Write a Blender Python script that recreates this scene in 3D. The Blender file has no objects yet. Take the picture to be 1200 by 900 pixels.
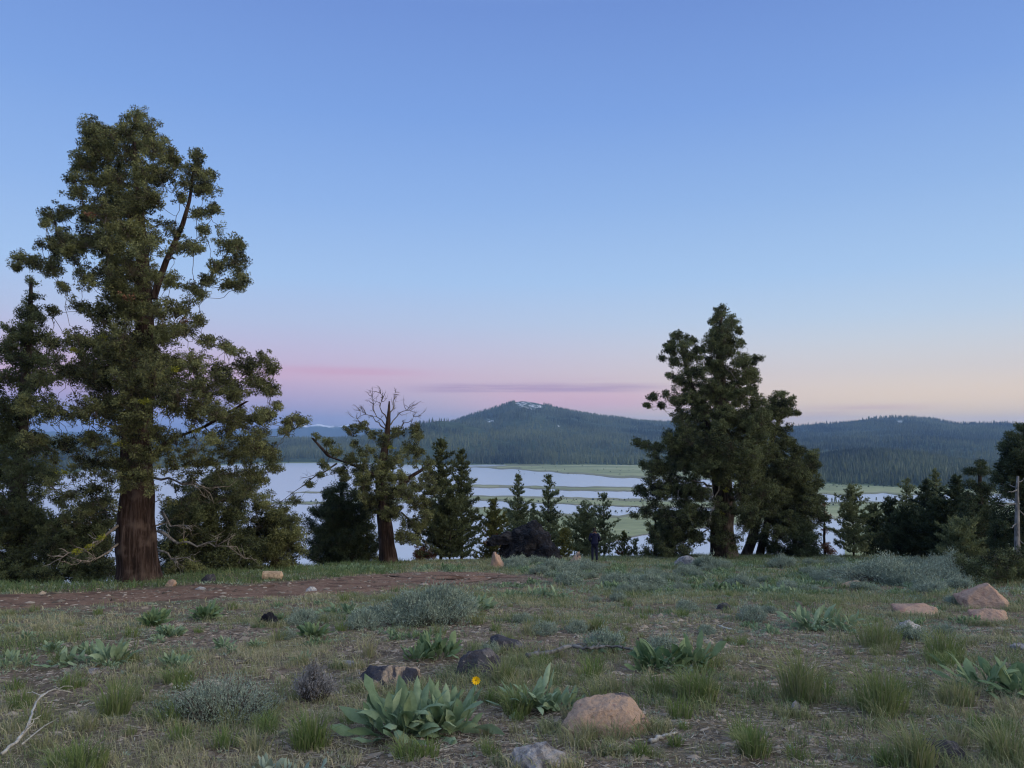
import bpy, math, random
import numpy as np
from mathutils import Vector, noise as mnoise

# ------------------------------------------------------------------ scene, camera, light
S = bpy.context.scene
COL = S.collection
random.seed(7)
RNG = np.random.default_rng(7)
F = 901.0                       # focal length in pixels of the 1200 x 900 picture
PITCH = math.atan(55 / F)
CAMZ = 1.6
cd = bpy.data.cameras.new('camera')
cam = bpy.data.objects.new('camera', cd)
COL.objects.link(cam)
cam.location = (0, 0, CAMZ)
cam.rotation_euler = (math.pi / 2 + PITCH, 0, 0)
cd.sensor_width = 36
cd.lens = 36 * F / 1200
cd.clip_start = 0.05
cd.clip_end = 60000
S.camera = cam

GLOW_AZ = math.radians(118)     # the sun went down out of frame to the right and behind
W = bpy.data.worlds.new('World')
S.world = W
W.use_nodes = True


def srgb(r, g, b):
    return tuple((((c / 255 + 0.055) / 1.055) ** 2.4 if c / 255 > 0.04045 else c / 255 / 12.92) for c in (r, g, b)) + (1.0,)


class NT:
    def __init__(s, tree):
        s.t = tree
        s.n = tree.nodes
        s.l = tree.links

    def add(s, kind, ins=None, **kw):
        nd = s.n.new(kind)
        for k, v in kw.items():
            setattr(nd, k, v)
        for k, v in (ins or {}).items():
            if hasattr(v, 'node'):
                s.l.new(v, nd.inputs[k])
            else:
                nd.inputs[k].default_value = v
        return nd

    def math(s, op, a, b=0.0, c=0.0, clamp=False):
        nd = s.n.new('ShaderNodeMath')
        nd.operation = op
        nd.use_clamp = clamp
        for i, v in enumerate((a, b, c)):
            if hasattr(v, 'node'):
                s.l.new(v, nd.inputs[i])
            else:
                nd.inputs[i].default_value = v
        return nd.outputs[0]

    def mix(s, fac, a, b, blend='MIX'):
        nd = s.n.new('ShaderNodeMix')
        nd.data_type = 'RGBA'
        nd.blend_type = blend
        for i, v in ((0, fac), (6, a), (7, b)):
            if hasattr(v, 'node'):
                s.l.new(v, nd.inputs[i])
            else:
                nd.inputs[i].default_value = v
        return nd.outputs[2]

    def ramp(s, fac, stops, interp='LINEAR'):
        nd = s.n.new('ShaderNodeValToRGB')
        r = nd.color_ramp
        r.interpolation = interp
        while len(r.elements) > 1:
            r.elements.remove(r.elements[-1])
        r.elements[0].position = stops[0][0]
        r.elements[0].color = stops[0][1]
        for p, c in stops[1:]:
            e = r.elements.new(p)
            e.color = c
        s.l.new(fac, nd.inputs[0])
        return nd.outputs[0]

    def smooth(s, v, a, b):
        nd = s.n.new('ShaderNodeMapRange')
        nd.interpolation_type = 'SMOOTHSTEP'
        s.l.new(v, nd.inputs[0])
        nd.inputs[1].default_value = a
        nd.inputs[2].default_value = b
        return nd.outputs[0]


w = NT(W.node_tree)
w.n.clear()
tc = w.add('ShaderNodeTexCoord')
sep = w.add('ShaderNodeSeparateXYZ', {0: tc.outputs['Generated']})
sx, sy, sz = sep.outputs
hyp = w.math('SQRT', w.math('ADD', w.math('MULTIPLY', sx, sx), w.math('MULTIPLY', sy, sy)))
tanel = w.math('DIVIDE', sz, w.math('MAXIMUM', hyp, 0.001))
elev = w.math('ARCTANGENT', tanel)                         # radians
az = w.math('ARCTAN2', sx, sy)
cosg = w.math('DIVIDE', w.math('ADD', w.math('MULTIPLY', sx, math.sin(GLOW_AZ)), w.math('MULTIPLY', sy, math.cos(GLOW_AZ))), w.math('MAXIMUM', hyp, 0.001))


def ey(y):                                                 # picture row -> elevation / 90 degrees
    return math.atan((505 - y) / F) / (math.pi / 2)


ef = w.math('DIVIDE', w.math('MAXIMUM', elev, 0.0), math.pi / 2)
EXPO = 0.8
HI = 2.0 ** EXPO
left = w.ramp(ef, [(0.0, srgb(120, 134, 186)), (ey(492), srgb(142, 150, 202)), (ey(470), srgb(172, 162, 206)), (ey(443), srgb(204, 176, 208)),
                   (ey(415), srgb(194, 186, 219)), (ey(380), srgb(180, 194, 228)), (ey(330), srgb(163, 195, 238)), (ey(240), srgb(142, 179, 234)), (ey(130), srgb(123, 162, 226)),
                   (ey(-10), srgb(110, 145, 213)), (0.45, tuple(HI * c for c in (0.24, 0.34, 0.56)) + (1,)), (1.0, tuple(HI * c for c in (0.42, 0.52, 0.68)) + (1,))])  # stops above the frame made brighter than real dusk to lift ambient light
right = w.ramp(ef, [(0.0, srgb(252, 218, 176)), (ey(490), srgb(252, 226, 188)), (ey(468), srgb(243, 221, 196)), (ey(440), srgb(220, 213, 210)),
                    (ey(405), srgb(202, 212, 225)), (ey(380), srgb(188, 209, 233)), (ey(330), srgb(168, 200, 238)), (ey(240), srgb(146, 182, 232)), (ey(130), srgb(124, 162, 225)),
                    (ey(-10), srgb(109, 144, 211)), (0.45, tuple(HI * c for c in (0.24, 0.34, 0.56)) + (1,)), (1.0, tuple(HI * c for c in (0.42, 0.52, 0.68)) + (1,))])  # same raised overhead sky, added as fill light for the ground
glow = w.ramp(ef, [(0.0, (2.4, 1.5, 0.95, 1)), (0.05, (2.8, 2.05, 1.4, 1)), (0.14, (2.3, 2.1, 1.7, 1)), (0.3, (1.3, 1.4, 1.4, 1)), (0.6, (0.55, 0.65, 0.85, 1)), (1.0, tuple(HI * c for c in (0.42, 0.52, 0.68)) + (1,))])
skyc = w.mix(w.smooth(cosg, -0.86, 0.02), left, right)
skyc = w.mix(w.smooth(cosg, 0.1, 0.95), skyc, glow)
# thin streak clouds low over the horizon
cv = w.add('ShaderNodeCombineXYZ', {0: w.math('MULTIPLY', az, 3.0), 1: w.math('MULTIPLY', elev, 60.0), 2: 3.3})
cn = w.add('ShaderNodeTexNoise', {'Vector': cv.outputs[0], 'Scale': 1.0, 'Detail': 5.0, 'Roughness': 0.55})


def band(y0, hw, x0, x1, soft=0.04):
    e0, h = math.atan((505 - y0) / F), hw / F
    a0, a1 = math.atan((x0 - 600) / F), math.atan((x1 - 600) / F)
    wob = w.math('MULTIPLY', w.math('SUBTRACT', cn.outputs[0], 0.5), 0.012)
    v = w.math('ABSOLUTE', w.math('SUBTRACT', w.math('ADD', elev, wob), e0))
    m = w.math('SUBTRACT', 1.0, w.smooth(v, h * 0.25, h * 1.6))
    m = w.math('MULTIPLY', m, w.smooth(az, a0 - soft, a0 + soft))
    return w.math('MULTIPLY', m, w.math('SUBTRACT', 1.0, w.smooth(az, a1 - soft, a1 + soft)))


nz = w.smooth(cn.outputs[0], 0.32, 0.62)
skyc = w.mix(w.math('MULTIPLY', band(470, 13, 560, 800, .09), 0.55), skyc, srgb(226, 176, 202))
skyc = w.mix(w.math('MULTIPLY', band(441, 9, 300, 520, .07), w.math('MULTIPLY', nz, 0.22)), skyc, srgb(214, 168, 196))
skyc = w.mix(w.math('MULTIPLY', band(436, 5.0, 320, 470, .06), w.math('MULTIPLY', nz, 0.35)), skyc, srgb(206, 150, 184))
streak = w.smooth(w.add('ShaderNodeTexNoise', {'Vector': w.add('ShaderNodeCombineXYZ', {0: w.math('MULTIPLY', az, 7.0), 1: w.math('MULTIPLY', elev, 260.0), 2: 8.1}).outputs[0], 'Scale': 1.0, 'Detail': 5.0, 'Roughness': 0.6}).outputs[0], 0.30, 0.60)
skyc = w.mix(w.math('MULTIPLY', band(455.5, 4.2, 500, 765, .06), w.math('MULTIPLY_ADD', streak, 0.55, 0.15)), skyc, srgb(168, 142, 182))
skyc = w.mix(w.math('MULTIPLY', band(449, 9, 560, 740, .08), w.math('MULTIPLY', streak, 0.18)), skyc, srgb(200, 170, 200))
skyc = w.mix(w.math('MULTIPLY', band(484, 6.5, 930, 1090, .05), w.math('MULTIPLY', nz, 0.65)), skyc, srgb(206, 164, 180))
nish = w.add('ShaderNodeTexSky', sky_type='NISHITA', sun_disc=False)
nish.sun_elevation = math.radians(1.0)
nish.sun_rotation = GLOW_AZ
nish.air_density = 1.0
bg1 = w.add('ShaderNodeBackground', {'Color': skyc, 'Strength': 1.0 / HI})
bg2 = w.add('ShaderNodeBackground', {'Color': nish.outputs[0], 'Strength': 0.01})
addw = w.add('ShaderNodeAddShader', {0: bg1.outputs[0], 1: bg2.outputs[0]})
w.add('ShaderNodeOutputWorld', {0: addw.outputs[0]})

sl = bpy.data.lights.new('sun', 'SUN')
sl.energy = 0.7
sl.angle = math.radians(35)
sl.color = (1.0, 0.86, 0.74)
so = bpy.data.objects.new('sun', sl)
COL.objects.link(so)
so.rotation_euler = Vector((math.sin(GLOW_AZ) * math.cos(.3), math.cos(GLOW_AZ) * math.cos(.3), math.sin(.3))).to_track_quat('Z', 'Y').to_euler()

S.view_settings.view_transform = 'Standard'
S.view_settings.look = 'None'
S.view_settings.exposure = EXPO
S.view_settings.gamma = 1.0
S.cycles.max_bounces = 5
S.cycles.diffuse_bounces = 3
S.cycles.glossy_bounces = 2
S.cycles.transmission_bounces = 2
S.cycles.volume_bounces = 0
S.cycles.use_denoising = True
S.cycles.filter_width = 1.2
S.cycles.sample_clamp_indirect = 4


# ------------------------------------------------------------------ projection helpers
def ray(px, py):
    u, v = (px - 600) / F, (450 - py) / F
    c, s = math.cos(PITCH), math.sin(PITCH)
    return np.array([u, c - v * s, s + v * c])


def at(px, py, Y):
    r = ray(px, py)
    return np.array([0, 0, CAMZ]) + r * (Y / r[1])


def fade(t):
    return t * t * (3 - 2 * t)


def hash2(i, j, seed):
    n = (i.astype(np.int64) * 374761393 + j.astype(np.int64) * 668265263 + seed * 1442695041) & 0xffffffff
    n = ((n ^ (n >> 13)) * 1274126177) & 0xffffffff
    n = ((n ^ (n >> 16)) * 2246822519) & 0xffffffff
    return ((n ^ (n >> 15)) & 0xffffff) / float(0xffffff)


def vnoise(x, y, seed=0):
    x = np.asarray(x, float)
    y = np.asarray(y, float)
    i, j = np.floor(x), np.floor(y)
    a, b = fade(x - i), fade(y - j)
    i, j = i.astype(np.int64), j.astype(np.int64)
    return ((hash2(i, j, seed) * (1 - a) + hash2(i + 1, j, seed) * a) * (1 - b) + (hash2(i, j + 1, seed) * (1 - a) + hash2(i + 1, j + 1, seed) * a) * b)


def fbm(x, y, oct=4, seed=0):
    s, a, t = 0, 1.0, 0
    for k in range(oct):
        s = s + a * (vnoise(x, y, seed + k * 17) * 2 - 1)
        t += a
        a *= 0.5
        x = np.asarray(x) * 2.03 + 5.1
        y = np.asarray(y) * 2.03 + 2.7
    return s / t


def sstep(a, b, x):
    t = np.clip((x - a) / (b - a), 0, 1)
    return t * t * (3 - 2 * t)


# ------------------------------------------------------------------ terrain
WATER_Z = CAMZ - 110.0
FLOOR = WATER_Z - 1.6


def prof(pts):
    A, Tn = [], []
    for p in pts:
        r = ray(p[0], p[1])
        A.append(math.atan2(r[0], r[1]))
        Tn.append(r[2] / math.hypot(r[0], r[1]))
    return np.array(A), np.array(Tn), np.array([p[2] for p in pts], float)


RID = [
    (prof([(-300, 514, 4300), (330, 516, 4300), (400, 515, 4300), (450, 511, 4300), (490, 503, 4400), (530, 494, 4700), (560, 484, 5000), (580, 478, 5000), (598, 472, 5000),
           (612, 470, 5000), (628, 472, 5000), (660, 480, 5000), (700, 488, 5000), (740, 493, 5100), (780, 496, 5300), (850, 498, 5500), (915, 501, 5600), (945, 498, 5600),
           (980, 496, 5600), (1010, 492, 5600), (1050, 489, 5600), (1090, 492, 5600), (1120, 497, 5600), (1160, 496, 5600), (1200, 497, 5600), (1500, 500, 5600)]), 2480, 1),
    (prof([(300, 565, 3500), (430, 545, 3500), (465, 512, 3500), (492, 497, 3500), (515, 493, 3500), (538, 495, 3500), (570, 504, 3400), (620, 519, 3300), (680, 532, 3200), (760, 545, 3200)]), 2480, 2),
    (prof([(700, 548, 3400), (820, 528, 3600), (900, 519, 3700), (960, 516, 3700), (1010, 513, 3800), (1060, 517, 3800), (1120, 522, 3800), (1200, 521, 3800), (1500, 522, 3800)]), 2300, 3),
    (prof([(915, 563, 2150), (945, 543, 2200), (975, 535, 2300), (1005, 533, 2300), (1040, 534, 2300), (1080, 540, 2300), (1120, 547, 2250), (1180, 552, 2200), (1300, 552, 2200), (1500, 556, 2200)]), 1650, 4),
]


def mount(x, y):
    d = np.hypot(x, y)
    a = np.arctan2(x, y)
    z = np.full_like(d, FLOOR)
    w_ = sstep(math.radians(95), math.radians(65), np.abs(a))
    n1 = fbm(x / 620, y / 620, 4, 31)
    n2 = fbm(x / 210, y / 210, 3, 57)
    for (A, Tn, Dr), d0, k in RID:
        tn = np.interp(a, A, Tn)
        dr = np.interp(a, A, Dr) + (fbm(a * 9, a * 0 + k, 3, k) * 120)
        zr = CAMZ + tn * dr
        dd0 = d0 + fbm(a * 14, a * 0 + k * 3.0, 3, 5) * 60
        u = (d - dd0) / (dr - dd0)
        up = np.clip(u, 0, 1)
        g = np.where(u <= 1, 0.30 * up + 0.70 * up ** 1.9 + 0.10 * np.sin(up * math.pi), 1 - np.maximum(u - 1, 0) * 0.9)
        amp = (34 if k != 4 else 7) * np.sin(np.clip(up, 0, 1) * math.pi) ** 0.8
        zz = FLOOR + (zr - FLOOR) * np.maximum(g, 0) + amp * (n1 + 0.35 * n2) * (u < 1) * (u > 0)
        zz = np.where(u > 0, zz, FLOOR)
        z = np.maximum(z, zz)
    return FLOOR + (z - FLOOR) * w_


CA = np.radians([-180, -90, -35, -27, -18, -8, 0, 12, 35, 90, 180])
CC = np.array([30, 27, 27, 29, 35, 42, 45, 53, 55, 50, 50], float)


def height(x, y):
    x = np.asarray(x, float)
    y = np.asarray(y, float)
    d = np.hypot(x, y)
    a = np.arctan2(x, y)
    z = np.where(y > 0, -0.13 * y, 6 * np.tanh(0.13 * np.maximum(-y, 0) / 6))
    c = np.interp(a, CA, CC) + 2.0 * fbm(a * 6, a * 0, 3, 9)
    e = np.maximum(0, d - c)
    ex = np.where(e < 10.67, 0.015 * e * e, 1.7 + 0.32 * (e - 10.67))
    z = z - ex * sstep(math.radians(110), math.radians(75), np.abs(a))
    near = np.exp(-(d / 300.0))
    z = z + near * (0.16 * fbm(x / 7 + 3, y / 7, 3, 1) * sstep(2, 10, d) + 0.05 * fbm(x / 1.6, y / 1.6, 2, 2))
    m = mount(x, y)
    return np.where(d > 60, np.maximum(z, m), z)


def ground_hit(px, py, dmin=2.0):
    r = ray(px, py)
    r = r / r[1]
    ys = np.exp(np.linspace(math.log(dmin), math.log(200), 1500))
    z = CAMZ + r[2] * ys
    g = height(r[0] * ys, ys)
    k = np.argmax(z < g)
    if not (z < g).any():
        return None
    a_, b_ = ys[max(k - 1, 0)], ys[k]
    for _ in range(18):
        m = 0.5 * (a_ + b_)
        if CAMZ + r[2] * m < height(r[0] * m, m):
            b_ = m
        else:
            a_ = m
    return np.array([r[0] * b_, b_, float(height(r[0] * b_, b_))])


def on_plane(px, py, z):
    r = ray(px, py)
    t = (z - CAMZ) / r[2]
    return np.array([r[0] * t, r[1] * t])


# ------------------------------------------------------------------ mesh helpers
class Geo:
    def __init__(s):
        s.v, s.t, s.q, s.tt, s.qt, s.n = [], [], [], [], [], 0

    def add(s, V, tris=None, quads=None, tint=0.5):
        V = np.asarray(V, float).reshape(-1, 3)
        if tris is not None and len(tris):
            T = np.asarray(tris, np.int64).reshape(-1, 3)
            s.t.append(T + s.n)
            s.tt.append(np.broadcast_to(np.asarray(tint, float), (len(T),)).copy())
        if quads is not None and len(quads):
            Q = np.asarray(quads, np.int64).reshape(-1, 4)
            s.q.append(Q + s.n)
            s.qt.append(np.broadcast_to(np.asarray(tint, float), (len(Q),)).copy())
        s.v.append(V)
        s.n += len(V)

    def build(s, name, mat, parent=None, origin=None, smooth=False):
        V = np.concatenate(s.v) if s.v else np.zeros((0, 3))
        if origin is not None:
            V = V - np.asarray(origin)
        T = np.concatenate(s.t) if s.t else np.zeros((0, 3), np.int64)
        Q = np.concatenate(s.q) if s.q else np.zeros((0, 4), np.int64)
        tint = np.concatenate([np.concatenate(a) for a in (s.tt, s.qt) if a])
        me = bpy.data.meshes.new(name)
        me.vertices.add(len(V))
        me.vertices.foreach_set('co', V.astype(np.float32).ravel())
        nl = T.size + Q.size
        me.loops.add(nl)
        me.loops.foreach_set('vertex_index', np.concatenate([T.ravel(), Q.ravel()]).astype(np.int32))
        me.polygons.add(len(T) + len(Q))
        st = np.concatenate([np.arange(len(T)) * 3, T.size + np.arange(len(Q)) * 4]).astype(np.int32)
        me.polygons.foreach_set('loop_start', st)
        me.update(calc_edges=True)
        a = me.attributes.new('tint', 'FLOAT', 'FACE')
        a.data.foreach_set('value', tint.astype(np.float32))
        me.polygons.foreach_set('use_smooth', np.full(len(me.polygons), smooth))
        me.materials.append(mat)
        o = bpy.data.objects.new(name, me)
        COL.objects.link(o)
        if parent is not None:
            o.parent = parent
        elif origin is not None:
            o.location = tuple(origin)
        return o


def tag(o, label=None, cat=None, group=None, kind=None):
    for k, v in (('label', label), ('category', cat), ('group', group), ('kind', kind)):
        if v:
            o[k] = v
    return o


def empty(name, loc, label, cat, group=None):
    o = bpy.data.objects.new(name, None)
    o.empty_display_size = 0.2
    o.location = tuple(loc)
    COL.objects.link(o)
    return tag(o, label, cat, group)


def unit(v):
    return v / np.maximum(np.linalg.norm(v, axis=-1, keepdims=True), 1e-9)


def tube(g, P, R, n=6, tint=0.5, rough=0.0, cap=True):
    P = np.asarray(P, float)
    R = np.asarray(R, float)
    k = len(P)
    T = unit(np.gradient(P, axis=0))
    ref = np.array([1.0, 0.2, 0.1]) if abs(T[0][0]) < 0.8 else np.array([0.1, 1.0, 0.2])
    A = unit(np.cross(T, ref))
    B = np.cross(T, A)
    th = np.arange(n) / n * 2 * math.pi
    rr = R[:, None] * (1 + rough * (RNG.random((k, n)) - 0.5))
    V = P[:, None, :] + rr[..., None] * (np.cos(th)[None, :, None] * A[:, None, :] + np.sin(th)[None, :, None] * B[:, None, :])
    i = np.arange(k - 1)[:, None] * n
    j = np.arange(n)[None, :]
    j2 = (j + 1) % n
    Q = np.stack([i + j, i + j2, i + n + j2, i + n + j], -1).reshape(-1, 4)
    V = V.reshape(-1, 3)
    if cap:
        V = np.concatenate([V, P[-1:] + T[-1:] * R[-1] * 0.5, P[:1]])
        e = (k - 1) * n
        tr = [[e + a, e + (a + 1) % n, k * n] for a in range(n)] + [[(a + 1) % n, a, k * n + 1] for a in range(n)]
        g.add(V, tr, Q, tint)
    else:
        g.add(V, None, Q, tint)


def sticks(g, P0, P1, r0, r1, tint=0.5):
    P0, P1 = np.asarray(P0, float), np.asarray(P1, float)
    m = len(P0)
    if not m:
        return
    T = unit(P1 - P0)
    A = unit(np.cross(T, RNG.normal(size=(m, 3))))
    B = np.cross(T, A)
    r0 = np.broadcast_to(r0, (m,))[:, None]
    r1 = np.broadcast_to(r1, (m,))[:, None]
    V = np.zeros((m, 6, 3))
    for q in range(3):
        d = math.cos(q * 2.094) * A + math.sin(q * 2.094) * B
        V[:, q] = P0 + d * r0
        V[:, q + 3] = P1 + d * r1
    b = (np.arange(m) * 6)[:, None, None]
    Q = b + np.array([[0, 1, 4, 3], [1, 2, 5, 4], [2, 0, 3, 5]])[None]
    g.add(V.reshape(-1, 3), None, Q.reshape(-1, 4), tint)


def leaf_tris(g, P, A, L, Wd, tint):
    """one narrow triangle per leaf: base centre P, axis A, length L, width Wd"""
    m = len(P)
    side = unit(np.cross(A, RNG.normal(size=(m, 3))))
    L = np.broadcast_to(L, (m,))[:, None]
    Wd = np.broadcast_to(Wd, (m,))[:, None]
    V = np.stack([P - side * Wd * .5, P + side * Wd * .5, P + A * L], 1).reshape(-1, 3)
    g.add(V, np.arange(m * 3).reshape(-1, 3), None, tint)


def curve(P0, P1, bend, n=6, wob=0.0):
    P0, P1 = np.asarray(P0, float), np.asarray(P1, float)
    t = np.linspace(0, 1, n)[:, None]
    C = P0 * (1 - t) + P1 * t + np.asarray(bend)[None] * (np.sin(t * math.pi))
    if wob:
        w_ = RNG.normal(size=(n, 3)) * wob * np.linalg.norm(P1 - P0)
        w_[0] = w_[-1] = 0
        C = C + w_
    return C


# ------------------------------------------------------------------ materials
def mat_base(name):
    m = bpy.data.materials.new(name)
    m.use_nodes = True
    t = NT(m.node_tree)
    t.n.clear()
    return m, t


def leafmat(name, dark, light, transl=0.25, rough=0.75, lo=0.0, hi=1.0, broad=False):
    m, t = mat_base(name)
    a = t.add('ShaderNodeAttribute', attribute_name='tint')
    c = t.ramp(a.outputs['Fac'], [(lo, dark + (1,)), (hi, light + (1,))])
    if broad:
        co = t.add('ShaderNodeTexCoord')
        n_ = t.add('ShaderNodeTexNoise', {'Vector': co.outputs['Object'], 'Scale': 22.0, 'Detail': 5.0, 'Roughness': 0.65})
        c = t.mix(1.0, c, t.ramp(n_.outputs[0], [(0.3, (0.74, 0.78, 0.74, 1)), (0.65, (1.15, 1.12, 1.1, 1))]), 'MULTIPLY')
        c = t.mix(t.smooth(n_.outputs[0], .66, .72), c, (0.22, 0.17, 0.08, 1))
    d = t.add('ShaderNodeBsdfPrincipled', {'Base Color': c, 'Roughness': rough, 'Specular IOR Level': 0.25})
    tr = t.add('ShaderNodeBsdfTranslucent', {'Color': c})
    mx = t.add('ShaderNodeMixShader', {0: transl, 1: d.outputs[0], 2: tr.outputs[0]})
    t.add('ShaderNodeOutputMaterial', {0: mx.outputs[0]})
    return m


def barkmat(name, c1, c2, c3, sc=9.0, stretch=0.12, bump=0.6):
    m, t = mat_base(name)
    co = t.add('ShaderNodeTexCoord')
    mp = t.add('ShaderNodeMapping', {'Vector': co.outputs['Object'], 'Scale': (1, 1, stretch)})
    n1 = t.add('ShaderNodeTexNoise', {'Vector': mp.outputs[0], 'Scale': sc, 'Detail': 8.0, 'Roughness': 0.65, 'Distortion': 0.4})
    n2 = t.add('ShaderNodeTexNoise', {'Vector': co.outputs['Object'], 'Scale': 1.7, 'Detail': 4.0})
    c = t.ramp(n1.outputs[0], [(0.30, c1 + (1,)), (0.5, c2 + (1,)), (0.68, c3 + (1,))])
    c = t.mix(t.smooth(n2.outputs[0], 0.5, 0.68), c, c3 + (1,))
    b = t.add('ShaderNodeBump', {'Height': n1.outputs[0], 'Strength': bump, 'Distance': 0.06})
    d = t.add('ShaderNodeBsdfPrincipled', {'Base Color': c, 'Roughness': 0.92, 'Specular IOR Level': 0.15, 'Normal': b.outputs[0]})
    t.add('ShaderNodeOutputMaterial', {0: d.outputs[0]})
    return m


def rockmat(name, base, patch, thr=0.5, sc=3.0, lichen=None, lthr=0.62, fine=0.35):
    m, t = mat_base(name)
    co = t.add('ShaderNodeTexCoord')
    n1 = t.add('ShaderNodeTexNoise', {'Vector': co.outputs['Object'], 'Scale': sc, 'Detail': 6.0, 'Roughness': 0.6, 'Distortion': 0.5})
    n2 = t.add('ShaderNodeTexNoise', {'Vector': co.outputs['Object'], 'Scale': sc * 9, 'Detail': 8.0, 'Roughness': 0.7})
    c = t.mix(t.smooth(n1.outputs[0], thr - 0.03, thr + 0.03), base + (1,), patch + (1,))
    if lichen:
        n3 = t.add('ShaderNodeTexNoise', {'Vector': co.outputs['Object'], 'Scale': sc * 3.1, 'Detail': 5.0, 'Roughness': 0.7})
        c = t.mix(t.smooth(n3.outputs[0], lthr - .02, lthr + .03), c, lichen + (1,))
    v = t.ramp(n2.outputs[0], [(0.25, (1 - fine,) * 3 + (1,)), (0.75, (1 + fine,) * 3 + (1,))])
    c = t.mix(1.0, c, v, 'MULTIPLY')
    h = t.math('ADD', n2.outputs[0], t.math('MULTIPLY', n1.outputs[0], 1.5))
    b = t.add('ShaderNodeBump', {'Height': h, 'Strength': 0.7, 'Distance': 0.03})
    d = t.add('ShaderNodeBsdfPrincipled', {'Base Color': c, 'Roughness': 0.88, 'Specular IOR Level': 0.2, 'Normal': b.outputs[0]})
    t.add('ShaderNodeOutputMaterial', {0: d.outputs[0]})
    return m


def plain(name, c, rough=0.8, var=0.2, sc=20.0):
    m, t = mat_base(name)
    co = t.add('ShaderNodeTexCoord')
    n = t.add('ShaderNodeTexNoise', {'Vector': co.outputs['Object'], 'Scale': sc, 'Detail': 4.0})
    v = t.ramp(n.outputs[0], [(0.3, tuple(k * (1 - var) for k in c) + (1,)), (0.7, tuple(k * (1 + var) for k in c) + (1,))])
    d = t.add('ShaderNodeBsdfPrincipled', {'Base Color': v, 'Roughness': rough, 'Specular IOR Level': 0.2})
    t.add('ShaderNodeOutputMaterial', {0: d.outputs[0]})
    return m


M = {}
M['jun'] = leafmat('juniper_foliage', (0.008, 0.012, 0.006), (0.215, 0.235, 0.098))
M['jun_dark'] = leafmat('dark_foliage', (0.008, 0.014, 0.007), (0.16, 0.19, 0.085))
M['jun_olive'] = leafmat('olive_foliage', (0.06, 0.075, 0.02), (0.22, 0.21, 0.06))
M['pine'] = leafmat('pine_needles', (0.045, 0.070, 0.036), (0.31, 0.345, 0.17))
M['pine_yel'] = leafmat('yellow_pine_needles', (0.07, 0.085, 0.025), (0.20, 0.20, 0.065))
M['fir'] = leafmat('fir_needles', (0.010, 0.022, 0.013), (0.088, 0.115, 0.056))
M['rust'] = leafmat('dead_needles', (0.13, 0.055, 0.03), (0.28, 0.15, 0.09))
M['lichen'] = leafmat('wolf_lichen', (0.16, 0.19, 0.02), (0.36, 0.36, 0.05))
M['bark_red'] = barkmat('juniper_bark', (0.007, 0.005, 0.004), (0.032, 0.020, 0.017), (0.085, 0.062, 0.054), sc=13, stretch=.07, bump=1.0)
M['bark_dark'] = barkmat('dark_bark', (0.010, 0.008, 0.007), (0.034, 0.027, 0.024), (0.085, 0.072, 0.063))
M['limb'] = barkmat('limb_bark', (0.025, 0.02, 0.016), (0.065, 0.055, 0.043), (0.15, 0.135, 0.10), sc=14, stretch=.6)
M['dead'] = barkmat('weathered_wood', (0.06, 0.052, 0.044), (0.16, 0.14, 0.12), (0.33, 0.30, 0.27), sc=20, stretch=.25, bump=.3)
M['greywood'] = barkmat('grey_snag_wood', (0.05, 0.05, 0.053), (0.13, 0.13, 0.133), (0.24, 0.235, 0.235), sc=18, stretch=.25, bump=.4)

# ------------------------------------------------------------------ ground
def grid_mesh(name, az, ds, mat, zfun=None):
    Az, Ds = np.meshgrid(az, ds)
    X, Y = np.sin(Az) * Ds, np.cos(Az) * Ds
    Z = (zfun or height)(X, Y)
    nr, nc = X.shape
    V = np.stack([X, Y, Z], -1).reshape(-1, 3)
    i = np.arange(nr - 1)[:, None] * nc
    j = np.arange(nc - 1)[None, :]
    Q = np.stack([i + j, i + nc + j, i + nc + j + 1, i + j + 1], -1).reshape(-1, 4)
    g = Geo()
    g.add(V, None, Q, 0.5)
    return g.build(name, mat, smooth=True)


azs = np.radians(np.concatenate([np.arange(-180, -42, 2.0), np.arange(-42, 42, 0.2), np.arange(42, 180.1, 2.0)]))
ds = np.concatenate([[0.02], np.exp(np.arange(math.log(0.5), math.log(60), 0.017)), np.exp(np.arange(math.log(60.5), math.log(1400), 0.04)), [1400]])

mg, t = mat_base('ground_soil')
co = t.add('ShaderNodeTexCoord')
n1 = t.add('ShaderNodeTexNoise', {'Vector': co.outputs['Object'], 'Scale': 0.45, 'Detail': 6.0, 'Roughness': 0.6})
n2 = t.add('ShaderNodeTexNoise', {'Vector': co.outputs['Object'], 'Scale': 7.0, 'Detail': 10.0, 'Roughness': 0.72})
n3 = t.add('ShaderNodeTexVoronoi', {'Vector': co.outputs['Object'], 'Scale': 26.0})
c = t.ramp(n2.outputs[0], [(0.30, (0.048, 0.035, 0.026, 1)), (0.48, (0.15, 0.110, 0.082, 1)), (0.62, (0.26, 0.20, 0.15, 1)), (0.75, (0.40, 0.34, 0.27, 1))])
c = t.mix(t.math('MULTIPLY', t.smooth(n1.outputs[0], 0.42, 0.6), 0.6), c, t.ramp(n2.outputs[0], [(0.3, (0.07, 0.065, 0.035, 1)), (0.7, (0.18, 0.165, 0.10, 1))]))
vs = t.ramp(n3.outputs['Color'], [(0.2, (0.72, 0.72, 0.72, 1)), (0.9, (1.3, 1.25, 1.2, 1))])
c = t.mix(0.6, c, t.mix(1.0, c, vs, 'MULTIPLY'))
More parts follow.
